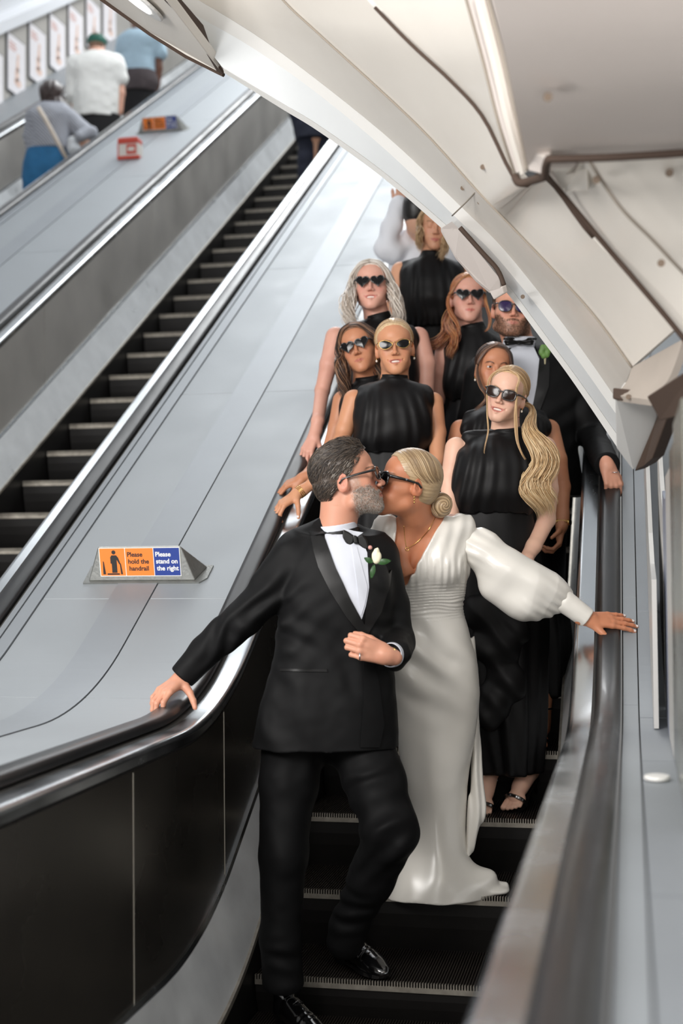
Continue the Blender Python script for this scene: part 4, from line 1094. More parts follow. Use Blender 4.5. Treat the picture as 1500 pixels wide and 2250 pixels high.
def bristles(h, parent, body, cols, n=2500, L=.007, r=.00035, seed=1):
    """short beard hairs standing on jaw, chin and lip"""
    me = body.data; V = np.empty(len(me.vertices)*3, np.float32); me.vertices.foreach_get('co', V); V = V.reshape(-1, 3).astype(float)
    Nn = np.empty(len(me.vertices)*3, np.float32); me.vertices.foreach_get('normal', Nn); Nn = Nn.reshape(-1, 3).astype(float)
    q = h.loc(V); x, y, z = np.abs(q[:, 0]), q[:, 1], q[:, 2]
    rn = np.random.RandomState(seed+9).random_sample(len(x)); jaw = (z < -.066+1.0*np.clip(x-.026, 0, .03)+.010*rn)&(rn < np.clip((y+.004)/.035, .05, 1)) & (z > -.125) & (y > .0) & ~((np.abs(z+.070) < .010) & (x < .027)) & (x < .075)
    mo = (np.abs(z+.0560+.35*np.clip(x-.012, 0, .02)) < .0055) & (x < .028) & (y > .065)
    idx = np.nonzero((jaw | mo) & (Nn@h.ay*0+1 > 0) & (np.abs(q).max(1) < .14))[0]
    if len(idx) == 0: return
    R = np.random.RandomState(seed); pick = R.choice(idx, n); P = V[pick]+R.normal(0, .001, (n, 3)); N = Nn[pick]
    d = N*.55-h.az*.75+R.normal(0, .22, (n, 3)); d /= np.linalg.norm(d, axis=1)[:, None]; ln = L*(.5+R.random_sample(n))[:, None]
    a = np.cross(d, N); a /= np.linalg.norm(a, axis=1)[:, None]+1e-9; b = np.cross(d, a); vs_ = []
    for k in range(3): vs_.append(P+(a*math.cos(2.1*k)+b*math.sin(2.1*k))*r*2)
    vs_.append(P+d*ln); VV = np.stack(vs_, 1).reshape(-1, 3); i = np.arange(n)*4
    F = np.concatenate([np.stack([i, i+1, i+3], 1), np.stack([i+1, i+2, i+3], 1), np.stack([i+2, i, i+3], 1)])
    cs = np.array([c[:3] for c in cols])[R.randint(0, len(cols), n)]
    mk_fast('beard', VV, F, M_HAIR, parent, np.repeat(cs, 4, 0))
# ------------------------------------------------------------------ bridesmaids
M_SATIN = mat('black_satin', srgb(13, 12, 13), .52, spec=.26, noise=.1, nscale=6)
SKIN = {'tan': srgb(208, 148, 112), 'fair': srgb(230, 184, 160), 'olive': srgb(198, 136, 102), 'rosy': srgb(226, 170, 150), 'warm': srgb(216, 160, 128)}
LIP = srgb(188, 100, 94)
def person(label, loc, group=None): return thing('person', label, 'person', loc, group)
def A(ref, y, D): return W(ref[0], y, D)
def satin_folds(c, fold, seed):
    def g(P):
        q = P-c; a = q@RR; zz = -q[:, 2]
        pl = np.sin(a*150/(1+zz*1.5)+vnoise(P*np.array([1, 1, .4]), 8, seed)*3.4+seed)
        side = np.clip(np.abs(a)/.10, .25, 1)*np.clip(zz/.06, .2, 1)
        u = np.sin((zz-1.5*a*a)*50+vnoise(P, 5, seed+1)*3)*np.exp(-((zz-.2)/.09)**2)*np.exp(-(a/.12)**2)
        gath = np.sin(a*210+vnoise(P, 12, seed+2)*3)*np.exp(-((zz-.36)/.06)**2)
        return fold*(pl*side*.75+u*.55+gath*.5+vnoise(P*np.array([1, 1, .5]), 13, seed+4)*.9)
    return g
def bodice(D, h, neck, collar, st, yokes, fold=.0055, seed=0, bx=None, by=None):
    """high-necked sleeveless satin top: collar, gathered yoke, blouson at the waist"""
    S = Solid(); c = W(*neck, D)
    S.tube([(W((a+b)/2, y, D+dd), (b-a)/2*D/FPX, dp) for a, b, y, dd, dp in st], .02, '+', None, 2.3)
    for x, y, r in yokes: S.rc(W(neck[0], neck[1]+8, D+.02), W(x, y, D+.02), .052, r, .03)
    if bx is not None:
        for q in (-1, 1): S.el(W(bx+q*32*5.85/D, by, D-.055), (.065, .05, .065), None, .09)
    cx, cy, cr = collar; c0 = W(cx, cy, D+.005)
    hd = nrm(h.p(0, -.022, -.055)-W(neck[0], neck[1]+20, D+.03))
    f = satin_folds(c, fold, seed)
    def g(P):
        k = np.clip(((P-c0)@hd+.02)/.02, 0, 1)
        return f(P)*(1-k)+k*.0012*np.sin((P@hd)*380+3*vnoise(P, 14, seed))
    S.rc(c0-hd*.030, c0+hd*.012, cr+.005, cr, .014); S.g = g
    S.cut(c0+hd*.012, hd)
    return S
def skirt(t, D, st, m=None, fold=.014, nf=7, seed=0, name='skirt', h=.007):
    S = Solid(); ztop = W(750, st[0][2], D)[2]
    def f(P, th, z):
        dn = np.clip((ztop-z)/.9, .12, 1.2)
        return fold*dn*(np.sin(th*nf+2.2*vnoise(P*np.array([1, 1, .3]), 3, seed)+seed)+.5*np.sin(th*nf*2.3+seed*2+z*2))
    S.tube([(W((a+b)/2, y, D+dd), (b-a)/2*(D+dd)/FPX, dp*.84) for a, b, y, dd, dp in st], .02, '+', f)
    return solid_obj(name, S, h, m or M_SATIN, t)
def bodycore(S, nk, sL, sR, hip):
    mid = (sL+sR)/2-np.array([0, 0, .04]); S.rc(nk, mid, .048, .055, .04); S.rc(sL*.86+sR*.14, sR*.86+sL*.14, .040, .040, .03)
    S.rc(mid-np.array([0, 0, .06]), hip, .075, .085, .05)
def sleek(h, t, cols, seed, n=110, tie=(0, -.104, .005), px=.0, r=.0016, lift=1.02, roots=.75):
    for q in (-1, 1):
        e = tie
        gs = [[(px, .070, .096), (px*.5+q*.030, .064, .094), (q*.058, .040, .070), (q*.074, .006, .034), (q*.066, -.050, .010), e],
              [(px, .045, .114), (px*.5+q*.034, .034, .108), (q*.066, .010, .078), (q*.078, -.020, .038), (q*.062, -.065, .012), e],
              [(px, .010, .124), (px*.5+q*.036, .000, .116), (q*.066, -.025, .080), (q*.074, -.050, .045), (q*.050, -.085, .02), e],
              [(px, -.03, .124), (px*.5+q*.030, -.045, .110), (q*.052, -.070, .080), (q*.052, -.085, .05), (q*.04, -.100, .03), e]]
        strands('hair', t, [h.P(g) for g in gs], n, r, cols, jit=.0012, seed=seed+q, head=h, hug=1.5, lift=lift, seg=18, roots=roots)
def loose(h, t, cols, seed, ends, n=90, r=.0028, wave=.008, freq=2.2, px=0.0, jit=.007):
    """hair falling from the parting past the ears; ends[q] = list of world points below the ear"""
    for q in (-1, 1):
        E = ends[0 if q == 1 else 1]
        if E is None: continue
        tops = [[(px, .074, .098), (px*.4+q*.036, .072, .088), (q*.068, .050, .050), (q*.082, .030, .0)],
                [(px, .050, .116), (px*.4+q*.044, .040, .104), (q*.078, .018, .052), (q*.090, .006, .0)],
                [(px, .0, .128), (px*.4+q*.048, -.010, .110), (q*.082, -.030, .052), (q*.086, -.034, .0)],
                [(px, -.05, .118), (px*.4+q*.040, -.070, .095), (q*.062, -.088, .050), (q*.066, -.080, -.01)]]
        G = []
        for i, tp in enumerate(tops):
            off = h.ay*(-.030*i+.01)*h.s; G.append(list(h.P(tp))+[e+off for e in E])
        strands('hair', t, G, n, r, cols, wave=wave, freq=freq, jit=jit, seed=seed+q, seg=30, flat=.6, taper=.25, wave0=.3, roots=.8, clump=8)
def lock(name, t, pts, n, r, cols, wave, freq, jit, seed, seg=34, taper=.3, wave0=.05):
    strands(name, t, [pts, pts], n, r, cols, wave=wave, freq=freq, jit=jit, seed=seed, seg=seg, taper=taper, wave0=wave0, clump=1)

BLOND = [srgb(176, 142, 102), srgb(204, 172, 130), srgb(220, 192, 152), srgb(160, 126, 90)]
HONEY = [srgb(158, 124, 86), srgb(190, 154, 110), srgb(208, 174, 130), srgb(140, 106, 72)]
PONY = [srgb(206, 172, 126), srgb(222, 192, 148), srgb(232, 208, 168), srgb(186, 150, 106)]
SILVER = [srgb(204, 192, 180), srgb(222, 212, 200), srgb(232, 224, 214), srgb(190, 174, 158)]
BRUN = [srgb(74, 50, 36), srgb(100, 70, 50), srgb(134, 96, 68), srgb(56, 38, 30)]
COPPER = [srgb(150, 86, 48), srgb(184, 112, 66), srgb(206, 148, 96), srgb(118, 64, 38)]
DKBR = [srgb(58, 40, 32), srgb(86, 60, 46), srgb(120, 84, 60), srgb(40, 28, 24)]

def build_centre():
    D = 5.85; t = person('woman in black with gold-rimmed cat-eye sunglasses and sleek centre-parted hair', W(860, 1560, D))
    h = Head(866, 757, D-.09, yaw=-3, pitch=3, roll=-4, s=1.02, smile=.8)
    nk = W(866, 850, D+.02); sL, sR = W(778, 880, D+.02), W(950, 885, D+.02)
    S = Solid(); h.add(S, nk); bodycore(S, nk, sL, sR, W(866, 1030, D+.02))
    w0, dw = onrail(652, 1086, .052); kn = onrail(606, 1116, .020)[0]
    S.chain([sL, W(756, 945, D+.0), W(738, 1000, D+.03), W(690, 1060, dw+.02), w0], [.047, .037, .032, .026, .021], .012)
    nails = []
    hand(S, w0, kn-w0, -np.array([-.1, -.45, .9]), 1, .95, curl=(30, 40, 22), spread=6, thumb=(62, 24), nails=nails)
    S.chain([sR, W(960, 950, D), W(960, 1010, D-.05), W(945, 1060, D-.1)], [.046, .037, .032, .028], .012)
    solid_obj('body', S, .0026, M_SK, t, skin_colors(h, SKIN['tan'], LIP, srgb(150, 112, 80), extra=nail_paint(nails)))
    teeth(h, t)
    B = bodice(D, h, (866, 850), (867, 829, .055), [(848, 886, 834, 0, .050), (812, 922, 846, .01, .072), (788, 946, 862, .01, .095), (781, 947, 900, .0, .112), (776, 947, 940, -.01, .120), (774, 946, 975, -.01, .115), (786, 936, 996, 0, .10)],
               [(800, 862, .034), (932, 864, .034)], seed=2, bx=864, by=915)
    solid_obj('bodice', B, .004, M_SATIN, t)
    skirt(t, D, [(788, 934, 990, 0, .10), (776, 950, 1060, .02, .14), (760, 980, 1300, .05, .19), (756, 985, 1600, .04, .20)], seed=3)
    hair_cap(h, t, BLOND, 1.02, front=.084); sleek(h, t, BLOND, 5)
    glasses(h, t, 'cat', M_GGLD, M_LBLK); earring(h, t, 1); earring(h, t, -1)
    for i in range(3):
        c = w0+(W(690, 1060, dw+.02)-w0)*(.12+.08*i); ax = nrm(W(690, 1060, dw+.02)-w0); a = nrm(np.cross(ax, UU)); b = np.cross(ax, a)
        mb = MB(); mb.tube([c+.027*(a*math.cos(k*PI/12)+b*math.sin(k*PI/12)) for k in range(24)], .0022, 6, closed=True); mb.build('bracelet', M_GOLD, t, smooth=True)

def foot(S, heel, toe, up, s=1.0):
    """bare foot from heel to toes, five toes"""
    d = nrm(toe-heel); u = nrm(up-d*(up@d)); l = np.cross(d, u); P = lambda f, a, b: heel+s*(f*d+a*l+b*u)
    S.rc(P(0, 0, .03), P(.10, 0, .035), .030*s, .028*s, .02); S.rc(P(.02, 0, .06), P(.16, .0, .022), .030*s, .022*s, .03)
    S.rc(P(.15, .020, .016), P(.15, -.022, .014), .018*s, .016*s, .02)
    for i, (a, L, r) in enumerate(((.031, .050, .0115), (.012, .052, .0085), (-.003, .046, .008), (-.017, .038, .0075), (-.030, .028, .007))):
        S.rc(P(.155, a*.9, .014), P(.16+L, a, .010), r*1.1*s, r*s, .004)
    return P
def sandal(P, t, s=1.0, ank=None):
    mb = MB(); 
    n = 12; out = [(.23, .02), (.225, -.005), (.20, -.034), (.15, -.040), (.07, -.024), (-.02, -.024), (-.035, 0), (-.02, .024), (.07, .026), (.15, .042), (.21, .040)]
    mb.extrude([P(f, a, -.006) for f, a in out], (P(0, 0, -.014)-P(0, 0, -.006)))
    mb.tube(spline([P(.165, -.044, -.004), P(.168, -.036, .024), P(.170, 0, .041), P(.168, .032, .036), P(.165, .046, .0)], 14), .0075, 6)
    mb.tube([P(-.012, 0, -.01), P(-.02, 0, -.075)], [.012, .006], 8)
    if ank is not None:
        c, r, ax = ank; a = nrm(np.cross(ax, FH)); b = np.cross(ax, a); mb.tube([c+r*(a*math.cos(k*PI/10)+b*math.sin(k*PI/10)) for k in range(20)], .004, 6, closed=True)
        mb.tube([c-FH*r*-1, P(-.02, 0, .02)], .006, 6)
    mb.build('sandal', M_GBLK, t, smooth=True, angle=.8)

def build_front_right():
    D = 5.45; t = person('woman in black with long wavy blonde ponytail and tortoiseshell sunglasses, directly behind the bride', W(1085, 1790, D))
    h = Head(1102, 863, D-.10, yaw=-20, pitch=2, roll=16, s=.96, smile=1.0)
    nk = W(1110, 962, D+.03); sL, sR = W(1002, 985, D+.03), W(1196, 985, D+.06)
    S = Solid(); h.add(S, nk); bodycore(S, nk, sL, sR, W(1080, 1160, D+.02))
    S.chain([sL, W(988, 1060, D), W(990, 1140, D-.05)], [.045, .038, .034], .012)
    S.chain([sR, W(1203, 1075, D+.03), W(1200, 1142, D+.02), W(1172, 1200, D-.08), W(1148, 1240, D-.14)], [.048, .041, .035, .030, .024], .012)
    hand(S, W(1148, 1240, D-.14), np.array([-.55, -.1, -.6]), np.array([0, -1, -.2]), 1, .95, curl=(30, 30, 20))
    fl = W(1170, 1712, 5.44)
    for hx, hy, hd_, tx, ty, td, lx in ((1168, 1738, 5.54, 1118, 1788, 5.36, 1164), (1078, 1742, 5.54, 1062, 1780, 5.40, 1080)):
        P = foot(S, W(hx, hy, hd_)+np.array([0, 0, .045]), W(tx, ty, td)+np.array([0, 0, .0]), UU, 1.02)
        S.rc(W(hx, hy, hd_)+np.array([0, 0, .10]), W(lx, 1640, 5.5), .034, .045, .03)
        S.rc(W(lx, 1640, 5.5), W(1080, 1160, D+.02), .045, .06, .02)
        FEET.append((P, hx, hy, hd_))
    solid_obj('body', S, .0026, M_SK, t, skin_colors(h, SKIN['fair'], LIP, srgb(170, 130, 92)))
    for P, hx, hy, hd_ in FEET: sandal(P, t, 1.02, (W(hx, hy-50, hd_), .043, UU))
    teeth(h, t)
    B = bodice(D, h, (1110, 962), (1117, 945, .054), [(1096, 1140, 950, .02, .05), (1050, 1168, 962, .03, .075), (1018, 1190, 978, .03, .095), (1003, 1194, 1020, .0, .118), (992, 1190, 1060, -.01, .125), (990, 1180, 1100, -.01, .12), (1004, 1166, 1130, .0, .10)],
               [(1030, 962, .030), (1176, 972, .034)], seed=7, bx=1088, by=1030)
    solid_obj('bodice', B, .0038, M_SATIN, t)
    # bias skirt with its gathered wrap and a handkerchief hem
    skirt(t, D, [(1004, 1168, 1122, .0, .105), (996, 1180, 1200, .0, .135), (1000, 1200, 1340, .02, .16), (1020, 1195, 1480, .03, .15), (1040, 1190, 1600, .02, .13), (1062, 1180, 1700, .02, .11)], fold=.016, nf=5, seed=5)
    S = Solid()
    for cx_, cy_, rx_, rz_ in ((1060, 1345, .085, .075), (1110, 1385, .10, .075), (1085, 1425, .10, .06), (1110, 1500, .085, .09), (1075, 1560, .07, .08)):
        S.el(W(cx_, cy_, D-.085), (rx_, .055, rz_), None, .05)
    S.g = lambda P: .0045*np.sin((P@RR)*60+(P[:, 2])*45+3*vnoise(P, 4, 3))+.003*vnoise(P, 16, 9)
    solid_obj('skirt_wrap', S, .005, M_SATIN, t)
    hair_cap(h, t, HONEY, 1.02, front=.086); sleek(h, t, HONEY, 21, tie=(-.02, -.104, .0))
    # ponytail brought over the right shoulder
    b = h.p(-.035, -.085, -.01)
    for i, (dx, dy, nn) in enumerate(((0, 0, 60), (16, 6, 50), (-12, 14, 40), (26, -6, 26))):
        pts = [b, W(1168, 900, D+.02), W(1172+dx*.5, 950, D-.08), W(1180+dx, 1000+dy*.3, D-.13), W(1182+dx*1.3, 1045+dy*.4, D-.14), W(1176+dx*1.2, 1080+dy*.6, D-.13), W(1190+dx*.6, 1122+dy-(14 if i == 3 else 0), D-.12)]
        lock('hair', t, pts, int(nn*2.6), .0017, PONY, .021, 2.3, .0085, 40+i)
    lock('hair', t, [h.p(.0, .075, .100), h.p(-.050, .080, .075), h.p(-.066, .078, .01), h.p(-.066, .082, -.06), W(1140, 960, D-.12), W(1152, 1010, D-.13)], 12, .0018, HONEY[1:3], .010, 2.0, .0015, 51)
    lock('hair', t, [h.p(.0, .075, .100), h.p(.050, .078, .080), h.p(.066, .070, .02), W(1066, 905, D-.12), W(1074, 950, D-.12), W(1062, 995, D-.12)], 8, .0013, HONEY[1:3], .006, 2.0, .0012, 52)
    glasses(h, t, 'wayfarer', mat('tortoiseshell', srgb(30, 20, 15), .12, spec=.7, coat=.6, noise=.6, nscale=120), M_LBRN); earring(h, t, -1)
FEET = []

def build_brunette():
    D = 6.20; t = person('dark-haired woman in tilted heart-shaped sunglasses peeking out at the left', W(800, 1500, D))
    h = Head(780, 759, D-.09, yaw=-14, pitch=6, roll=-17, s=1.0)
    nk = W(806, 845, D+.04); sL, sR = W(752, 880, D+.04), W(905, 885, D+.08)
    S = Solid(); h.add(S, nk); bodycore(S, nk, sL, sR, W(830, 1020, D+.02))
    w0, dw = onrail(666, 1050, .055); kn = onrail(626, 1066, .030)[0]
    S.chain([sL, W(738, 940, D+.02), W(722, 990, D), w0], [.044, .036, .031, .021], .012)
    hand(S, w0, kn-w0, -np.array([-.1, -.45, .9]), 1, .93, curl=(28, 34, 20), spread=2, thumb=(30, 20))
    solid_obj('body', S, .003, M_SK, t, skin_colors(h, SKIN['olive'], srgb(176, 96, 86), srgb(84, 58, 42)))
    B = bodice(D, h, (808, 850), (806, 832, .052), [(786, 830, 838, 0, .05), (764, 870, 852, .01, .075), (748, 910, 872, .01, .09), (742, 912, 920, .0, .11), (742, 908, 990, 0, .11), (748, 900, 1010, 0, .10)], [(770, 866, .030)], seed=11)
    solid_obj('bodice', B, .005, M_SATIN, t)
    skirt(t, D, [(748, 900, 1000, 0, .10), (740, 920, 1120, .0, .14), (740, 930, 1500, 0, .17)], seed=4, h=.01)
    hair_cap(h, t, BRUN, 1.04, front=.084)
    loose(h, t, BRUN, 61, ([W(745, 800, D-.06), W(752, 840, D-.06), W(760, 872, D-.06)], [W(828, 800, D-.0), W(836, 840, D+.0), W(838, 880, D+.0)]), n=240, r=.0019, wave=.015, px=.004)
    glasses(h, t, 'heart', M_GBLK, M_LBLK)

def build_silver():
    D = 6.55; t = person('smiling silver-blonde woman with long waves and heart-shaped sunglasses, left hand on the handrail', W(830, 1400, D))
    h = Head(813, 619, D-.09, yaw=-6, pitch=8, roll=-2, s=1.04, smile=.9, fat=1.05)
    nk = W(830, 705, D+.03); sL, sR = W(738, 742, D+.03), W(918, 742, D+.05)
    S = Solid(); h.add(S, nk); bodycore(S, nk, sL, sR, W(830, 900, D+.02))
    w0, dw = onrail(690, 958, .075); kn = onrail(676, 985, .035)[0]
    S.chain([sL, W(722, 800, D), W(708, 858, D+.02), W(698, 925, dw+.02), w0], [.052, .042, .035, .029, .025], .014)
    hand(S, w0, kn-w0, -np.array([-.05, -.45, .9]), 1, .98, curl=(30, 30, 16), spread=7, thumb=(40, 40))
    S.chain([sR, W(936, 800, D+.02), W(936, 860, D)], [.052, .045, .038], .014)
    solid_obj('body', S, .003, M_SK, t, skin_colors(h, SKIN['rosy'], srgb(200, 116, 108), srgb(170, 138, 110), blush=.4)); teeth(h, t)
    B = bodice(D, h, (834, 708), (832, 694, .056), [(812, 852, 700, 0, .05), (780, 888, 714, .01, .075), (752, 910, 728, .01, .095), (746, 916, 780, .0, .12), (748, 914, 860, 0, .12), (756, 906, 880, 0, .11)], [(768, 728, .030), (900, 730, .032)], seed=13)
    solid_obj('bodice', B, .005, M_SATIN, t)
    skirt(t, D, [(756, 906, 870, 0, .11), (745, 920, 1000, .0, .15), (740, 930, 1400, 0, .18)], seed=6, h=.01)
    hair_cap(h, t, SILVER, 1.05, front=.086)
    loose(h, t, SILVER, 71, ([W(765, 655, D-.10), W(764, 690, D-.12), W(776, 716, D-.13)], [W(868, 655, D-.08), W(876, 690, D-.1), W(868, 716, D-.12)]), n=300, wave=.015, r=.0021, freq=2.2)
    glasses(h, t, 'heart', M_GBLK, M_LBLK); earring(h, t, 1)

def build_top():
    D = 7.15; t = person('highest bridesmaid in black, eyes hidden behind the portal edge', W(950, 1250, D))
    h = Head(958, 495, D-.09, yaw=-4, pitch=-8, roll=4, s=1.02, smile=.15)
    nk = W(948, 570, D+.03); sL, sR = W(880, 596, D+.03), W(1022, 600, D+.04)
    S = Solid(); h.add(S, nk); bodycore(S, nk, sL, sR, W(945, 730, D+.02))
    S.chain([sL, W(866, 650, D), W(864, 700, D+.02)], [.050, .042, .036], .012); S.chain([sR, W(1034, 650, D), W(1034, 710, D+.02)], [.050, .042, .036], .012)
    solid_obj('body', S, .0032, M_SK, t, skin_colors(h, SKIN['warm'], srgb(190, 100, 98), srgb(150, 112, 80)))
    B = bodice(D, h, (948, 572), (949, 558, .056), [(932, 968, 564, 0, .05), (908, 990, 574, .01, .075), (884, 1012, 588, .01, .095), (880, 1016, 630, .0, .12), (884, 1012, 700, 0, .12), (898, 1000, 722, 0, .10)], [(892, 588, .034), (1006, 590, .034)], seed=17, bx=948, by=640)
    solid_obj('bodice', B, .0045, M_SATIN, t)
    skirt(t, D, [(898, 1000, 716, 0, .10), (885, 1015, 800, .0, .14), (876, 1030, 1200, 0, .17)], seed=8, h=.012)
    hair_cap(h, t, BLOND, 1.04, front=.086)
    loose(h, t, BLOND, 81, ([W(923, 510, D-.06), W(920, 530, D-.04), W(926, 548, D-.02)], [W(978, 520, D-.12), W(976, 545, D-.13), W(966, 566, D-.13)]), n=110, wave=.008, r=.0017); earring(h, t, 1)

def build_copper():
    D = 6.70; t = person('copper-haired woman in heart-shaped sunglasses beneath the portal, lips closed', W(1035, 1300, D))
    h = Head(1032, 648, D-.09, yaw=1, pitch=4, roll=0, s=1.04, fat=1.04)
    nk = W(1038, 728, D+.03); sL, sR = W(978, 765, D+.03), W(1110, 770, D+.05)
    S = Solid(); h.add(S, nk); bodycore(S, nk, sL, sR, W(1040, 900, D+.02))
    S.chain([sL, W(966, 820, D), W(962, 880, D+.02)], [.048, .040, .034], .012); S.chain([sR, W(1122, 820, D), W(1125, 880, D+.02)], [.050, .042, .036], .012)
    solid_obj('body', S, .003, M_SK, t, skin_colors(h, SKIN['rosy'], srgb(196, 92, 84), srgb(130, 84, 56), blush=.35))
    B = bodice(D, h, (1038, 732), (1038, 716, .057), [(1018, 1060, 722, 0, .05), (1000, 1082, 736, .01, .075), (980, 1102, 752, .01, .095), (972, 1104, 800, .0, .12), (974, 1102, 860, 0, .12), (986, 1094, 882, 0, .10)], [(988, 752, .032), (1092, 756, .034)], seed=19)
    solid_obj('bodice', B, .005, M_SATIN, t)
    skirt(t, D, [(984, 1096, 876, 0, .10), (972, 1110, 960, .0, .14), (966, 1120, 1300, 0, .17)], seed=9, h=.012)
    hair_cap(h, t, COPPER, 1.03, front=.086); sleek(h, t, COPPER, 91, px=-.01)
    lock('hair', t, [h.p(.0, .074, .10), h.p(.055, .076, .07), h.p(.078, .055, .0), W(990, 690, D-.08), W(1002, 730, D-.12), W(988, 770, D-.13)], 50, .0015, COPPER+[srgb(206, 160, 112)], .016, 1.6, .003, 92)
    lock('hair', t, [h.p(.03, -.09, .02), h.p(.09, -.03, -.06), W(985, 735, D-.02), W(965, 745, D-.03), W(942, 758, D-.04)], 150, .0016, COPPER, .016, 1.5, .010, 93)
    lock('hair', t, [h.p(.03, -.09, .0), h.p(.085, -.02, -.07), W(1000, 735, D-.10), W(990, 760, D-.12), W(996, 780, D-.12)], 90, .0015, COPPER, .016, 1.7, .007, 94)
    lock('hair', t, [h.p(.0, .074, .10), h.p(-.058, .074, .07), h.p(-.080, .060, .0), W(1076, 690, D-.10), W(1072, 716, D-.11), W(1068, 728, D-.11)], 12, .0018, COPPER[1:3], .007, 1.6, .002, 95)
    glasses(h, t, 'heart', M_GBLK, M_LBLK)

def build_dark():
    D = 5.92; t = person('dark-haired woman half hidden behind the ponytailed woman, gold watch on her wrist', W(1120, 1650, D))
    h = Head(1092, 806, D-.09, yaw=4, pitch=4, roll=4, s=.98, smile=.5)
    nk = W(1105, 890, D+.03); sL, sR = W(1012, 945, D+.03), W(1205, 945, D+.05)
    S = Solid(); h.add(S, nk); bodycore(S, nk, sL, sR, W(1120, 1100, D+.02))
    S.chain([sL, W(998, 990, D)], [.046, .040], .012)
    S.chain([sR, W(1224, 1010, D), W(1234, 1070, D), W(1236, 1130, D-.04), W(1234, 1152, D-.06)], [.048, .041, .036, .027, .024], .012)
    hand(S, W(1234, 1156, D-.06), np.array([-.15, -.25, -1.0]), np.array([-.9, -.1, .1]), -1, .93, curl=(35, 50, 30), spread=2, thumb=(52, 10))
    P = foot(S, W(1192, 1612, 5.80)+np.array([0, 0, .03]), W(1186, 1640, 5.66), UU, .88); S.chain([W(1192, 1600, 5.80), W(1192, 1500, 5.85), W(1120, 1100, D+.02)], [.032, .045, .06], .02)
    solid_obj('body', S, .003, M_SK, t, skin_colors(h, SKIN['olive'], srgb(186, 96, 88), srgb(60, 40, 32))); eyes(h, t)
    sandal(P, t, .88, (W(1192, 1555, 5.81), .041, UU))
    B = bodice(D, h, (1105, 900), (1102, 880, .052), [(1084, 1124, 886, 0, .05), (1058, 1150, 900, .01, .075), (1028, 1190, 916, .01, .095), (1014, 1196, 980, .0, .115), (1018, 1190, 1060, 0, .115), (1030, 1180, 1090, 0, .10)], [(1034, 918, .034), (1182, 918, .036)], seed=23)
    solid_obj('bodice', B, .005, M_SATIN, t)
    skirt(t, D, [(1030, 1182, 1084, 0, .10), (1040, 1210, 1200, .0, .14), (1070, 1250, 1400, 0, .16), (1110, 1240, 1530, 0, .15)], seed=12, h=.009)
    hair_cap(h, t, DKBR, 1.03, front=.086); sleek(h, t, DKBR, 101)
    lock('hair', t, [h.p(.0, .074, .10), h.p(.052, .074, .07), h.p(.074, .060, .0), W(1056, 850, D-.12), W(1064, 875, D-.13), W(1048, 902, D-.13)], 22, .0022, DKBR[1:3]+[srgb(156, 112, 80)], .009, 1.6, .003, 103)
    lock('hair', t, [h.p(.0, .074, .10), h.p(-.052, .076, .07), h.p(-.078, .050, .0), h.p(-.08, .03, -.06)], 26, .0022, DKBR, .004, 1.2, .003, 104)
    earring(h, t, 1)
    c = W(1235, 1148, D-.05); mb = MB(); ax = nrm([.05, .2, 1]); a = nrm(np.cross(ax, FH)); b = np.cross(ax, a)
    for k in range(26):
        q = c+.0315*(a*math.cos(k*2*PI/26)+b*math.sin(k*2*PI/26)); mb.tube([q-ax*.007, q+ax*.007], .0034, 6)
    wt = mb.build('watch', M_GOLD, t, smooth=True); f0 = c+nrm(RR*.75-FH*.6)*.033
    mb = MB(); nn = nrm(RR*.75-FH*.6); u = nrm(np.cross(nn, ax)); mb.extrude([f0+.014*(ax*math.cos(k*PI/10)+u*math.sin(k*PI/10)) for k in range(20)], nn*.006)
    o = mk('watch_case', mb.v, mb.f, M_GOLD, t)
for fn_ in (build_centre, build_front_right, build_brunette, build_silver, build_top, build_copper, build_dark): fn_()
# ------------------------------------------------------------------ the couple
M_WOOL = mat('black_wool', srgb(12, 12, 13), .62, spec=.2, noise=.08, nscale=9, bump=.15, bscale=900)
M_LAPEL = mat('lapel_satin', srgb(13, 12, 12), .38, spec=.38)
M_SHIRT = mat('white_cotton', srgb(208, 211, 220), .7, noise=.02, nscale=8)
M_SILK = mat('ivory_silk', srgb(226, 222, 214), .28, spec=.75, sheen=.1, noise=.02, nscale=5)
M_PATENT = mat('patent_leather', srgb(9, 9, 10), .14, spec=.7, coat=1.0)
M_LEAF = mat('rose_leaf', srgb(46, 84, 40), .4, noise=.2, nscale=30); M_ROSE = mat('cream_rose', srgb(238, 230, 200), .5); M_PINK = mat('pink_bud', srgb(206, 150, 140), .5)

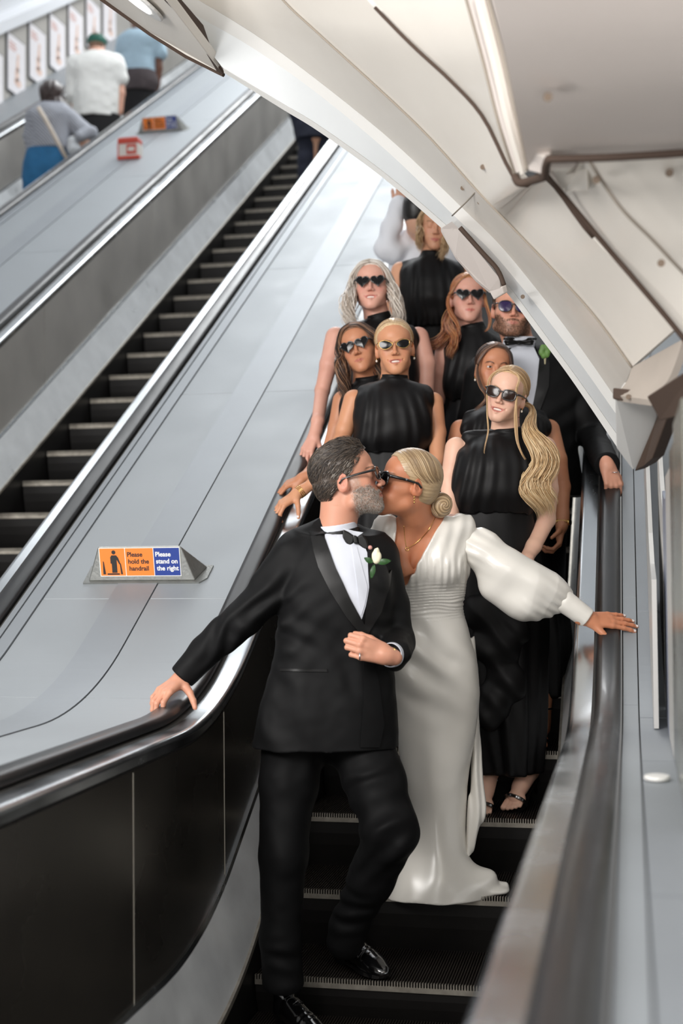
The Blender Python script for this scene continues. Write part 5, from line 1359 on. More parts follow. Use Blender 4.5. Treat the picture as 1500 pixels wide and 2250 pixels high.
def wool_folds(spots, amp=.006, fine=.0016):
    """creases gathered round a few stress points"""
    def g(P):
        r = fine*vnoise(P*np.array([1, 1, .6]), 14, 2)+fine*.8*vnoise(P, 30, 7)
        for c, d, L, n, a in spots:
            q = P-c; u = q@d; w = np.exp(-(q*q).sum(1)/(L*L)); r = r+a*w*np.sin(u*n+vnoise(P, 9, 4)*2.2)
        return r
    return g
def shoe(t, heel, toe, z, m=None):
    m = m or M_PATENT; heel = np.array([heel[0], heel[1], z]); toe = np.array([toe[0], toe[1], z]); d = nrm(toe-heel); l = np.array([d[1], -d[0], 0]); u = np.array([0, 0, 1.]); L = np.linalg.norm(toe-heel)
    P = lambda f, a, b: heel+d*f*L+l*a+u*b
    out = [(1.0, 0), (.985, .022), (.93, .038), (.80, .048), (.66, .047), (.45, .034), (.25, .031), (.08, .032), (0, .022), (-.02, 0)]
    out = out+[(f, -a) for f, a in out[-2:0:-1]]
    mb = MB(); mb.extrude([P(f, a, .006) for f, a in out], u*.012); mb.box((0, 0, 0), (0, 0, 0)) if False else None
    hl = [(.26, .030), (.10, .031), (0, .021), (-.02, 0), (0, -.021), (.10, -.031), (.26, -.030)]; mb.extrude([P(f, a, -.0) for f, a in hl], u*.012)
    mb.build('sole', M_GBLK, t)
    S = Solid(); M = np.array([d, l, u])
    S.el(P(.84, 0, .028), (.052, .038, .026), M, .02); S.rc(P(.80, 0, .036), P(.30, 0, .072), .034, .034, .03); S.rc(P(.10, 0, .035), P(.10, 0, .095), .036, .037, .02); S.rc(P(.12, 0, .05), P(.7, 0, .035), .034, .038, .02)
    S.el(P(.94, 0, .022), (.030, .026, .018), M, .02)
    S.g = lambda X: .0012*np.sin(((X-heel)@d)/L*70)*np.exp(-((((X-heel)@d)/L-.66)/.08)**2)
    S.cut(P(0, 0, .015), -u); S.cut(P(.0, 0, .115), nrm(u-.1*d)); solid_obj('upper', S, .0028, m, t)
    mb = MB()
    for i in range(4):
        f = .42+.07*i; b = .100-.0135*i-.004*i; mb.tube([P(f, -.020, b-.006), P(f+.01, 0, b+.007), P(f, .020, b-.006)], .0022, 5)
    mb.build('laces', M_GBLK, t, smooth=True)

def build_groom():
    D = 4.62; t = person('groom in black dinner suit and bow tie kissing the bride, one hand along the handrail', W(690, 2200, D))
    h = Head(822, 1040, D, yaw=86, pitch=15, roll=0, s=1.07, male=True)
    nk = W(738, 1180, D+.01)
    S = Solid(); h.add(S, nk, nr=.051)
    S.rc(W(740, 1230, D+.01), W(740, 1300, D), .08, .12, .03); S.rc(nk, W(740, 1240, D+.01), .05, .06, .02)
    w0, dw = onrail(398, 1492, .060); kn = onrail(352, 1524, .036)[0]
    S.rc(W(440, 1450, dw+.02), w0, .032, .026, .02)
    hand(S, w0, kn-w0, -np.array([0, -.1, 1.0]), 1, 1.05, curl=(20, 42, 30), spread=3, thumb=(66, 30), tcurl=14)
    wr = W(848, 1440, 4.39)
    S.rc(W(868, 1436, 4.52), wr, .030, .027, .02)
    hand(S, wr, W(806, 1428, 4.37)-wr, F0*.9-RR*.3, -1, 1.04, curl=(42, 84, 60), spread=0, thumb=(22, 30), tcurl=24)
    S.rc(W(640, 1640, 4.65), W(622, 2120, 4.52), .05, .04); S.rc(W(790, 1660, 4.65), W(862, 1835, 4.46), .05, .05); S.rc(W(862, 1835, 4.46), W(768, 2050, 4.64), .05, .04)
    S.rc(W(740, 1300, D), W(640, 1640, 4.65), .12, .06, .05); S.rc(W(740, 1300, D), W(790, 1660, 4.65), .1, .06, .05)
    bd = solid_obj('body', S, .0026, M_SK, t, skin_colors(h, srgb(206, 148, 122), srgb(176, 106, 94), srgb(110, 84, 66), beard=srgb(128, 104, 86), grey=.75, blush=.5))
    short_hair(h, t, [srgb(52, 42, 35), srgb(72, 60, 50), srgb(98, 84, 70), srgb(40, 33, 28)], [srgb(92, 80, 70), srgb(134, 124, 114), srgb(72, 62, 54), srgb(164, 156, 146)], n=4200, length=.016, top=.040, quiff=.018, seed=4, low=-.072,
               capcols=[srgb(64, 52, 44), srgb(84, 70, 58)])
    bristles(h, t, bd, [srgb(176, 166, 154), srgb(206, 200, 192), srgb(146, 122, 102), srgb(222, 216, 208)], 6000, .0045, seed=3)
    glasses(h, t, 'wayfarer', M_GBLK, M_LBLK)
    # jacket
    J = Solid()
    J.tube([(W((a+b)/2, y, D+dd), (b-a)/2*D/FPX, dp) for a, b, y, dd, dp in [(662, 838, 1178, .02, .095), (636, 858, 1206, .02, .122), (616, 866, 1260, .01, .142), (610, 864, 1330, .0, .145), (606, 862, 1400, .0, .14), (592, 866, 1480, .0, .145), (570, 872, 1560, .0, .155), (552, 876, 1640, .0, .16)]], .02, '+', None, 2.4)
    J.rc(W(720, 1166, D+.03), W(650, 1204, D+.02), .052, .062, .04); J.rc(W(752, 1172, D+.03), W(832, 1212, D+.03), .05, .062, .04)
    J.chain([W(648, 1226, D), W(590, 1300, D-.02), W(530, 1362, D-.04), W(450, 1432, (D+dw)/2), W(404, 1482, dw)], [.080, .070, .064, .054, .046], .016)
    J.chain([W(832, 1238, D+.02), W(858, 1330, D+.05), W(872, 1412, D+.02), W(868, 1438, 4.45)], [.072, .062, .058, .051], .02)
    J.g = wool_folds([(W(560, 1330, D-.1), nrm(RR*.7-UU*.75), .16, 95, .0065), (W(610, 1400, D-.1), nrm(RR*.5+UU*.8), .12, 80, .005), (W(480, 1420, D-.1), nrm(RR*.8-UU*.4), .11, 110, .004), (W(870, 1420, D-.1), UU, .09, 120, .005),
                      (W(800, 1440, D-.15), nrm(RR*.9+UU*.4), .16, 60, .005), (W(600, 1560, D-.1), nrm(RR+UU*.3), .18, 40, .005), (W(850, 1280, D-.1), nrm(RR*.9+UU*.5), .1, 80, .004)])
    hd = nrm(w0-W(450, 1432, (D+dw)/2)); J.trim(W(404, 1482, dw)+hd*.012, hd, .12)
    J.cut(W(740, 1640, D), -UU)
    nd = nrm(h.p(0, -.022, -.055)-W(745, 1190, D+.02)); 
    VJ, QJ = J.mesh(.0038); VJ = polish(VJ, QJ, 1); mk_fast('jacket', VJ, QJ, M_WOOL, t)
    # shirt, its collar and cuffs
    drape('shirt_front', J, [(712, 1142), (745, 1165), (792, 1184), (806, 1215), (810, 1290), (803, 1332), (793, 1362), (770, 1318), (738, 1250), (714, 1185)], D-.1, M_SHIRT, t, off=.0035, thick=.006, step=7)
    drape('shirt_placket', J, [(772, 1200), (783, 1203), (806, 1290), (800, 1330), (792, 1352)], D-.1, M_SHIRT, t, off=.0062, thick=.003, step=7)
    C = Solid(); c0 = W(742, 1166, D+.005); ax = nrm(nd*.85-RR*.25); C.rc(c0-ax*.030, c0+ax*.016, .072, .066, .01); C.rc(c0-ax*.06, c0+ax*.06, .060, .060, .004, '-'); C.cut(c0+ax*.026, ax); C.cut(c0-ax*.022, -ax)
    solid_obj('shirt_collar', C, .0022, M_SHIRT, t)
    for q, pts in enumerate(([(768, 1165), (798, 1170), (776, 1186)], [(752, 1160), (776, 1166), (764, 1184)])):
        mb = MB(); P = [W(x, y, D-.085) for x, y in pts]; mb.extrude(P, F0*.004); mb.build('collar_wing', M_SHIRT, t, bevel=.001)
    mb = MB(); mb.extrude
    B = Solid(); B.rc(c0-ax*.004, c0+ax*.0005, .0745, .0735, .004); B.rc(c0-ax*.05, c0+ax*.05, .066, .066, .003, '-'); B.cut(c0+ax*.006, ax); B.cut(c0-ax*.012, -ax); bt = solid_obj('bow_tie', B, .0022, M_LAPEL, t)
    for nm, pts, th in (('bow_wing', [(753, 1163), (752, 1180), (760, 1194), (768, 1201), (777, 1192), (779, 1178), (766, 1169)], .016), ('bow_wing', [(783, 1180), (797, 1174), (806, 1186), (812, 1206), (800, 1208), (786, 1196)], .016),
                        ('bow_knot', [(774, 1176), (784, 1177), (788, 1196), (777, 1195)], .026)):
        mb = MB(); mb.extrude([W(x, y, D-.098-(.008 if nm == 'bow_knot' else 0)) for x, y in pts], F0*th); mb.build(nm, M_LAPEL, bt, bevel=.005)
    lap = [(708, 1168), (700, 1176), (684, 1180), (690, 1212), (700, 1248), (726, 1300), (760, 1356), (796, 1402), (801, 1398), (800, 1375), (770, 1318), (738, 1250), (716, 1190)]
    drape('lapel', J, lap, D-.1, M_LAPEL, t, off=.0085, thick=.010, step=8)
    drape('collar_fall', J, [(708, 1140), (690, 1152), (680, 1172), (684, 1180), (700, 1178), (718, 1176), (716, 1162)], D-.02, M_WOOL, t, off=.009, thick=.010, step=7)
    drape('lapel', J, [(806, 1205), (826, 1215), (842, 1240), (850, 1262), (856, 1252), (852, 1290), (834, 1345), (803, 1402), (797, 1385), (803, 1340), (811, 1290), (808, 1230)], D-.1, M_LAPEL, t, off=.0085, thick=.010, step=8)
    drape('jacket_front', J, [(801, 1398), (812, 1420), (830, 1500), (842, 1590), (832, 1642), (790, 1642), (797, 1540), (797, 1450)], D-.1, M_WOOL, t, off=.006, thick=.008, step=12)
    drape('pocket_welt', J, [(617, 1470), (718, 1470), (720, 1476), (617, 1475)], D-.1, M_LAPEL, t, off=.0045, thick=.006, step=8)
    for c, a_, r0 in ((W(860, 1439, 4.42), nrm(wr-W(872, 1438, 4.50)), .041), (w0+hd*-.022, hd, .034)):
        Cf = Solid(); Cf.rc(c-a_*.01, c+a_*.014, r0, r0*.96, .003); Cf.rc(c-a_*.06, c+a_*.06, r0*.9, r0*.86, .002, '-'); Cf.cut(c+a_*.018, a_); Cf.cut(c-a_*.02, -a_); solid_obj('shirt_cuff', Cf, .0022, M_SHIRT, t)
    # wedding ring on the gripping hand
    c = W(790, 1442, 4.34); mb = MB(); mb.tube([c+.0108*(math.cos(k*PI/10)*UU+math.sin(k*PI/10)*F0) for k in range(20)], .0022, 6, closed=True); mb.build('ring', M_SILV, t, smooth=True)
    mb = MB(); cc = W(862, 1428, 4.39); mb.extrude([cc+.006*(math.cos(k*PI/6)*UU+math.sin(k*PI/6)*F0) for k in range(12)], RR*.008); mb.build('cufflink', M_GOLD, t)
    # trousers
    T = Solid()
    T.chain([W(645, 1610, D+.02), W(634, 1720, D-.01), W(622, 1880, 4.55), W(616, 2060, 4.53), W(622, 2160, 4.52)], [.108, .094, .078, .066, .068], .03)
    T.chain([W(785, 1610, D+.02), W(820, 1710, 4.56), W(858, 1828, 4.45), W(815, 1930, 4.54), W(768, 2030, 4.63), (W(758, 2068, 4.64))], [.112, .100, .088, .074, .062, .062], .03)
    T.rc(W(690, 1600, D+.03), W(760, 1600, D+.03), .12, .12, .04)
    T.g = wool_folds([(W(800, 1790, 4.4), nrm(RR*.5-UU*.9), .16, 75, .008), (W(830, 1860, 4.4), nrm(RR*.8-UU*.6), .12, 90, .007), (W(760, 2000, 4.55), UU, .09, 110, .006), (W(618, 2120, 4.45), UU, .07, 100, .004), (W(700, 1700, 4.5), nrm(RR+UU*.2), .15, 60, .004),
                      (W(622, 1850, 4.5), nrm(RR*.9+UU*.2), .22, 40, .003)])
    T.trim(W(622, 2172, 4.5), nrm(-UU+.25*F0), .2); solid_obj('trousers', T, .0042, mat('shaded_trouser_wool', srgb(9, 9, 10), .66, spec=.16, noise=.08, nscale=9), t)  # darker than the jacket wool: the shade low down is put into the colour
    a, b = W(616, 2190, 4.60), W(700, 2238, 4.36); zs = znose(4.2)+.004
    shoe(t, a, a+nrm((b-a)*[1, 1, 0])*.305, zs)
    zc = znose(4.5684)+.004
    a, b = W(745, 2100, 4.86), W(838, 2130, 4.62); shoe(t, a, a+nrm((b-a)*[1, 1, 0])*.30, zc)
    # buttonhole: a cream rose with a bud and leaves, pinned on the lapel
    f = tag(bpy.data.objects.new('buttonhole_flower', None), 'cream rose buttonhole with dark leaves pinned on the groom\'s lapel', 'flower'); col.objects.link(f); fc = W(827, 1226, D-.17); f.location = Vector(fc)
    R_ = Solid()
    for k in range(7):
        a = k*2.4; rr_ = .003+.0011*k; R_.el(fc+UU*(.012-.0015*k)+rr_*(math.cos(a)*RR+math.sin(a)*F0*.8)*.9, (.008+.0003*k, .008+.0003*k, .022-.0012*k), None, .0018, '+')
    R_.el(fc-UU*.008, (.012, .012, .012), None, .006); solid_obj('rose', R_, .0014, M_ROSE, f)
    b_ = Solid(); b_.el(W(813, 1203, D-.165), (.007, .007, .007), None, .004); solid_obj('bud', b_, .0015, M_PINK, f)
    def leaf(x0, y0, x1, y1, w, bend):
        A_, B_ = W(x0, y0, D-.172), W(x1, y1, D-.175); d = B_-A_; n = nrm(np.cross(d, F0)); v = []; fc_ = []; N = 9
        for i in range(N):
            u = i/(N-1); ww = w*math.sin(PI*min(u*1.0, 1))**.8*(1-.25*u); c = A_+d*u-F0*bend*math.sin(PI*u)
            v += [c+n*ww-F0*.002, c+F0*.002, c-n*ww-F0*.002]
        for i in range(N-1):
            for k in (0, 1): fc_.append((3*i+k, 3*i+k+1, 3*i+k+4, 3*i+k+3))
        m = mk('leaf', v, fc_, M_LEAF, f, smooth=True); sd = m.modifiers.new('solid', 'SOLIDIFY'); sd.thickness = .0012
    leaf(826, 1236, 859, 1232, .011, .008); leaf(822, 1240, 815, 1272, .009, .006); leaf(820, 1236, 800, 1226, .010, .004)

def build_bride():
    t = person('bride in ivory satin gown with puffed sleeves kissing the groom', W(950, 1965, 5.05))
    h = Head(843, 1052, 4.70, yaw=-74, pitch=14, roll=0, s=1.02)
    nk = W(918, 1150, 4.80)
    w0, dw = onrail(1292, 1360, .040); kn = onrail(1338, 1362, .022)[0]
    S = Solid(); h.add(S, nk, nr=.050)
    S.tube([(W((a+b)/2, y, d), (b-a)/2*d/FPX, dp) for a, b, y, d, dp in [(860, 1000, 1140, 4.83, .05), (842, 1026, 1168, 4.84, .082), (850, 1022, 1230, 4.86, .098), (866, 1016, 1290, 4.90, .095), (880, 1008, 1340, 4.93, .085)]], .03, '+', None, 2.3)
    for x in (892, 968): S.el(W(x, 1244, 4.79), (.052, .048, .056), None, .035)
    S.rc(W(924, 1180, 4.75), W(888, 1290, 4.795), .006, .006, .05, '-')
    S.rc(nk, W(1010, 1160, 4.85), .040, .045, .03); S.rc(W(930, 1340, 4.93), W(950, 1800, 5.02), .085, .06, .04)
    S.chain([W(1016, 1172, 4.85), W(1150, 1280, 4.84), W(1238, 1330, dw), w0], [.04, .030, .024, .021], .012)
    nails = []
    hand(S, w0, kn-w0, -SN+.45*FH, -1, .96, curl=(6, 6, 6), spread=3.5, thumb=(50, 6), nails=nails, tcurl=0)
    solid_obj('body', S, .0026, M_SK, t, skin_colors(h, srgb(194, 128, 94), srgb(172, 92, 80), srgb(120, 88, 62), extra=nail_paint(nails, (.9, .86, .84)), blush=.3))
    # gown
    G_ = Solid(); st = [(836, 1030, 1136, 4.84, .060), (824, 1036, 1166, 4.84, .094), (834, 1034, 1215, 4.85, .112), (846, 1030, 1262, 4.87, .116), (864, 1022, 1300, 4.90, .108), (866, 1018, 1345, 4.93, .102), (860, 1034, 1400, 4.95, .118), (857, 1048, 1460, 4.97, .130), (858, 1053, 1520, 4.98, .132),
                  (870, 1046, 1600, 4.99, .124), (882, 1032, 1700, 5.01, .112), (888, 1024, 1790, 5.03, .108), (874, 1028, 1860, 5.02, .122), (860, 1044, 1920, 4.99, .140), (848, 1064, 1978, 4.97, .150)]
    G_.tube([(W((a+b)/2, y, d), (b-a)/2*d/FPX, dp) for a, b, y, d, dp in st], .02, '+', None, 2.1)
    for x in (886, 974): G_.el(W(x, 1240, 4.785), (.060, .058, .066), None, .04)
    G_.el(W(1010, 1160, 4.85), (.055, .07, .045), None, .03); G_.el(W(848, 1156, 4.85), (.04, .06, .04), None, .03)
    G_.el(W(902, 1440, 4.90), (.07, .05, .10), None, .09)
    G_.el(W(1040, 1935, 4.96), (.085, .07, .060), None, .06); G_.el(W(1072, 1955, 4.96), (.075, .055, .018), None, .03); G_.rc(W(1050, 1958, 4.95), W(1110, 1944, 4.97), .020, .005, .02)
    y2z = lambda y, d=4.9: W(900, y, d)[2]
    zA, zB, zC, zD = y2z(1290), y2z(1350), y2z(1560), y2z(1750)
    cR = W(900, 1300, 4.9); zHem = W(900, 1974, 4.97)[2]
    def gf(P):
        a = (P-cR)@RR; z = P[:, 2]; n = vnoise(P, 7, 3)
        ruche = np.clip(1-np.abs(z-(zA+zB)/2)/((zA-zB)/2+.02), 0, 1)**.5
        r = .0024*ruche*np.sin(z*560-a*22+vnoise(P*np.array([1, 1, 2.2]), 13, 6)*4.0)
        gath = np.exp(-((z-zA-.05)/.05)**2); r = r+.0034*gath*np.sin(a*260+n*2)
        up = np.clip((z-zA-.06)/.05, 0, 1); r = r+.0022*up*np.sin((a-.35*(z-zA))*130+n*3)
        hip = np.exp(-((z-(zB*.55+zC*.45))/.16)**2); r = r+.0085*hip*np.sin((z*1.0+a*.62+.5*a*a)*58+n*2.2)*np.clip(1.1-np.abs(a-.02)*4, .15, 1)
        low = np.clip((zC-z)/.5, 0, 1); hemf = np.clip((z-zHem)/.16, .15, 1); r = r+.011*low*hemf*np.sin(a*25+n*1.3+(zC-z)*2.0+.6)+.0035*low*hemf*np.sin(a*52+n*2)
        return r+.0012*vnoise(P, 20, 8)
    G_.g = gf
    # plunging neckline, open to the waist
    def L(x0, y0, x1, y1, d=4.72):
        a, b = W(x0, y0, d), W(x1, y1, d); dd = nrm(b-a); n = nrm(np.cross(dd, F0)); return a, n
    a1, n1 = L(876, 1120, 862, 1250); a2, n2 = L(862, 1250, 886, 1300); a3, n3 = L(984, 1118, 888, 1300)
    mid = W(905, 1180, 4.72)
    n1 = n1*np.sign((mid-a1)@n1); n2 = n2*np.sign((mid-a2)@n2); n3 = n3*np.sign((mid-a3)@n3)
    def vcut(P): return -np.minimum(np.minimum((P-a1)@n1, (P-a2)@n2), (P-a3)@n3)
    # the opening only goes through the front and the top of the shoulders
    pb = W(905, 1180, 4.90)
    def vc(P): return np.maximum(vcut(P), np.where(P[:, 2] > W(900, 1150, 4.85)[2], -1, (P-pb)@FH))
    G_.fn(vc, [-1e9]*3, [1e9]*3, .004, '-')
    G_.cut(W(900, 1974, 4.97), nrm(-UU-.12*F0))
    solid_obj('gown', G_, .0036, M_SILK, t)
    # loose panel falling from the waist behind
    P_ = Solid(); P_.tube([(W((a+b)/2, y, d), (b-a)/2*d/FPX, dp) for a, b, y, d, dp in [(1022, 1040, 1400, 4.99, .03), (1034, 1053, 1500, 5.02, .03), (1036, 1054, 1620, 5.02, .035), (1032, 1060, 1720, 5.01, .04), (1028, 1066, 1785, 5.0, .04), (1026, 1046, 1840, 5.0, .03), (1024, 1036, 1880, 5.0, .02)]], .01, '+')
    P_.g = lambda P: .004*np.sin((P@RR)*210+2*vnoise(P, 7, 2)); solid_obj('sash_panel', P_, .0035, M_SILK, t)
    # sleeves
    for nm, pts, rs in (('sleeve', [W(1022, 1176, 4.85), W(1060, 1208, 4.84), W(1108, 1262, 4.83), W(1158, 1296, 4.83), W(1200, 1306, 4.84), W(1238, 1322, 4.85)], [.050, .072, .094, .100, .078, .036]),
                        ('sleeve', [W(846, 1160, 4.86), W(836, 1200, 4.88), W(850, 1290, 4.93)], [.040, .050, .05])):
        s_ = Solid(); s_.chain(pts, rs, .03); d = nrm(pts[-1]-pts[0]); n_ = nrm(np.cross(d, F0))
        def sg(P, d=d, n_=n_, p0=pts[0], p1=pts[-1]):
            q = P-p0; u = q@d; w_ = q@n_; e0 = np.exp(-(u/.08)**2); e1 = np.exp(-(((P-p1)@d)/.08)**2)
            return .0075*np.sin((w_*1.0-.25*u)*42+1.5*vnoise(P, 4, 5))*np.clip(1-e1*.4, 0, 1)+.0028*(e0+e1)*np.sin(w_*200+3*vnoise(P, 9, 1))+.001*vnoise(P, 16, 3)
        s_.g = sg; solid_obj(nm, s_, .0036, M_SILK, t)
    c0, c1 = W(1240, 1322, dw), w0; K = Solid(); K.rc(c0, c1+(c1-c0)*.0, .041, .0355, .01); cd_ = nrm(c1-c0); K.cut(c1-cd_*.004, cd_); K.rc(c1-cd_*.02, c1+cd_*.05, .0275, .0275, .002, '-'); K.g = lambda P: .001*vnoise(P, 40, 2)
    solid_obj('cuff', K, .0026, M_SILK, t)
    # hair drawn back into a low bun
    BR = [srgb(150, 124, 92), srgb(170, 143, 108), srgb(190, 164, 128), srgb(134, 108, 78)]
    hair_cap(h, t, BR, 1.04, front=.083, back=-.03, low=-.052)
    sleek(h, t, BR, 201, n=300, tie=(0, -.106, -.018), r=.0015, lift=1.045)
    bc = h.p(0, -.132, -.036); U_ = Solid(); bm = h.M
    def bg(P):
        q = (P-bc)@bm.T; an = np.arctan2(q[:, 2], q[:, 1]); rr_ = np.hypot(q[:, 1], q[:, 2]); return .0013*np.sin(an*3+rr_*620)
    U_.el(bc, (.040, .040, .044), bm, .01, '+', bg); V, Q = U_.mesh(.002)
    q = (V-bc)@bm.T; s_ = .5+.5*np.sin(np.arctan2(q[:, 2], q[:, 1])*3+np.hypot(q[:, 1], q[:, 2])*620); C = np.array(BR[3][:3])*(1-s_)[:, None]+np.array(BR[2][:3])*s_[:, None]
    mk_fast('bun', V, Q, M_HAIR, t, C)
    gs = []
    for k in range(5):
        a0 = k*1.25; gs.append([bc+h.s*(h.ay*math.cos(a0+u*2.6)*(.037-.002*u)+h.az*math.sin(a0+u*2.6)*(.041-.003*u)+h.ax*(.018-.012*k+.004*u)) for u in (0, .35, .7, 1.0, 1.4)])
    for k, g_ in enumerate(gs): strands('hair', t, [g_, [p+h.ax*.012 for p in g_]], 26, .0018, BR, jit=.0015, seed=300+k, seg=16)
    gl = glasses(h, t, 'square', M_GBLK, M_LBLK)
    c = h.p(-.0805, .034, .009)
    mb = MB(); lx = -h.ax; mb.extrude([h.p(-.0835, .040, .012), h.p(-.0835, .030, .012), h.p(-.0835, .035, .005)], lx*.0008); mb.build('temple_mark', M_SILV, gl)
    # drop earring and necklace
    e = h.p(-.080, -.006, -.038); mb = MB(); 
    for k in range(3): mb.tube([e-UU*.009*k, e-UU*(.009*k+.006)], [.0035, .0025], 6)
    mb.build('earring', M_GOLD, t, smooth=True)
    ch = []
    for x, y in ((958, 1132), (944, 1160), (926, 1182), (908, 1197), (894, 1203), (890, 1190), (888, 1172), (887, 1155)):
        dirs = (W(x, y, 1.0)-CAM)[None]; tt = march(S, CAM, dirs, 4.4, 5.1)[0]; ch.append(CAM+dirs[0]*(tt-.0025))
    mb = MB(); mb.tube(spline(ch, 30), .0011, 5); 
    pc = ch[4]; mb.tube([pc+.006*(math.cos(k*PI/6)*RR+math.sin(k*PI/6)*UU)-UU*.006 for k in range(12)], .0013, 5, closed=True); mb.build('necklace', M_GOLD, t, smooth=True)
    c = onrail(1318, 1354, .020)[0]
    mb = MB(); a = nrm(kn-w0); u = UU; v = np.cross(a, u); mb.tube([c+.0100*(math.cos(k*PI/8)*u+math.sin(k*PI/8)*v) for k in range(16)], .0016, 5, closed=True); mb.build('ring', M_SILV, t, smooth=True)
build_groom(); build_bride()
# ------------------------------------------------------------------ groomsman, waiter-like guest and the far riders
def build_groomsman():
    D = 6.22; t = person('bearded man in dinner suit and purple-tinted sunglasses, cut by the portal edge', W(1150, 1300, D))
    h = Head(1128, 672, D-.10, yaw=-3, pitch=3, roll=3, s=1.08, male=True, fat=1.06)
    nk = W(1146, 775, D+.03); S = Solid(); h.add(S, nk, nr=.058); S.rc(nk, W(1150, 860, D+.02), .055, .08, .03)
    w0, dw = onrail(1333, 1022, .085); kn = onrail(1340, 1044, .048)[0]
    S.chain([W(1150, 830, D+.02), W(1250, 830, D+.02), W(1276, 900, D-.01), W(1300, 958, D-.05), w0], [.06, .05, .045, .036, .028], .02)
    hand(S, w0, kn-w0, -UU*.9+FH*.45, 1, 1.06, curl=(42, 40, 30), spread=4, thumb=(40, 26))
    bd = solid_obj('body', S, .003, M_SK, t, skin_colors(h, srgb(220, 160, 134), srgb(190, 120, 108), srgb(90, 66, 50), beard=srgb(112, 78, 56), grey=.05, blush=.4))
    bristles(h, t, bd, [srgb(96, 66, 48), srgb(74, 50, 38), srgb(124, 90, 66)], 4200, .0038, .0004, seed=5)
    short_hair(h, t, [srgb(80, 60, 46), srgb(104, 80, 62)], [srgb(80, 60, 46)], n=700, seed=8, length=.014, top=.02)
    glasses(h, t, 'aviator', M_GBLK, M_LPUR)
    J = Solid()
    J.tube([(W((a+b)/2, y, D+dd), (b-a)/2*D/FPX, dp) for a, b, y, dd, dp in [(1078, 1216, 770, .02, .09), (1042, 1258, 800, .02, .13), (1028, 1274, 860, .0, .15), (1030, 1268, 960, .0, .155), (1034, 1276, 1040, .0, .165), (1036, 1290, 1092, .0, .17)]], .02, '+', None, 2.4)
    J.rc(W(1150, 775, D+.03), W(1062, 812, D+.02), .055, .070, .04); J.rc(W(1150, 775, D+.03), W(1246, 814, D+.02), .055, .072, .04)
    J.chain([W(1250, 830, D), W(1276, 900, D-.02), W(1300, 958, D-.06), w0], [.080, .070, .062, .056], .02)
    J.chain([W(1056, 830, D), W(1040, 920, D+.02), W(1036, 1000, D)], [.078, .068, .060], .02)
    J.g = wool_folds([(W(1285, 920, D-.1), nrm(RR*.5-UU*.8), .16, 70, .006), (W(1120, 900, D-.1), RR, .2, 30, .004)])
    hd = nrm(w0-W(1300, 958, D-.06)); J.trim(w0+hd*.0, hd, .12); J.cut(W(1150, 1094, D), -UU)
    solid_obj('jacket', J, .005, M_WOOL, t)
    drape('shirt_front', J, [(1112, 758), (1140, 766), (1168, 756), (1184, 790), (1178, 850), (1168, 900), (1150, 860), (1128, 810)], D-.1, M_SHIRT, t, off=.004, thick=.006, step=8)
    drape('lapel', J, [(1172, 752), (1192, 762), (1206, 800), (1204, 850), (1186, 900), (1168, 930), (1168, 900), (1178, 850), (1184, 790)], D-.1, M_LAPEL, t, off=.009, thick=.010, step=8)
    drape('lapel', J, [(1112, 758), (1094, 772), (1092, 810), (1112, 860), (1150, 920), (1168, 930), (1150, 870), (1128, 810)], D-.1, M_LAPEL, t, off=.009, thick=.010, step=8)
    c0 = W(1140, 752, D+.0); C = Solid(); ax = nrm(UU-.1*F0); C.rc(c0-ax*.03, c0+ax*.02, .078, .070, .01); C.rc(c0-ax*.06, c0+ax*.06, .062, .062, .004, '-'); C.cut(c0+ax*.026, ax); C.cut(c0-ax*.03, -ax); solid_obj('shirt_collar', C, .003, M_SHIRT, t)
    K = Solid(); kc = W(1140, 752, D-.095); K.el(kc, (.010, .009, .011), None, .004)
    for q in (-1, 1): K.rc(kc+RR*q*.012, kc+RR*q*.048+UU*.002, .008, .018, .008)
    K.rc(W(1108, 744, D-.06), W(1176, 744, D-.06), .006, .006, .01); K.g = lambda P: .0015*np.sin(P[:, 2]*420); solid_obj('bow_tie', K, .0022, M_LAPEL, t)
    f = tag(bpy.data.objects.new('buttonhole_flower', None), 'green leafy buttonhole on the bearded man\'s lapel', 'flower'); col.objects.link(f); fc = W(1196, 772, D-.19); f.location = Vector(fc)
    R_ = Solid(); 
    for k in range(6): a = k*1.1; R_.el(fc+.017*(math.cos(a)*RR*.8+math.sin(a)*UU), (.013, .008, .017), None, .003)
    solid_obj('leaves', R_, .002, mat('fresh_leaf', srgb(98, 136, 66), .5, noise=.25, nscale=60), f)
    mb = MB(); mb.tube([fc-UU*.02+RR*.002, W(1197, 800, D-.18)], [.006, .003], 6); mb.build('stem', mat('stem_straw', srgb(196, 186, 150), .6), f)
    c = W(1350, 1038, dw-.03); mb = MB(); mb.tube([c+.011*(math.cos(k*PI/8)*nrm(kn-w0)*0+math.cos(k*PI/8)*RR+math.sin(k*PI/8)*F0) for k in range(16)], .002, 5, closed=True); mb.build('ring', M_SILV, t, smooth=True)
    T = Solid(); T.tube([(W(1160, 1080, D+.02), .18, .13), (W(1160, 1250, D+.05), .17, .12), (W(1165, 1540, D+.1), .15, .11)], .02, '+'); solid_obj('trousers', T, .012, M_WOOL, t)

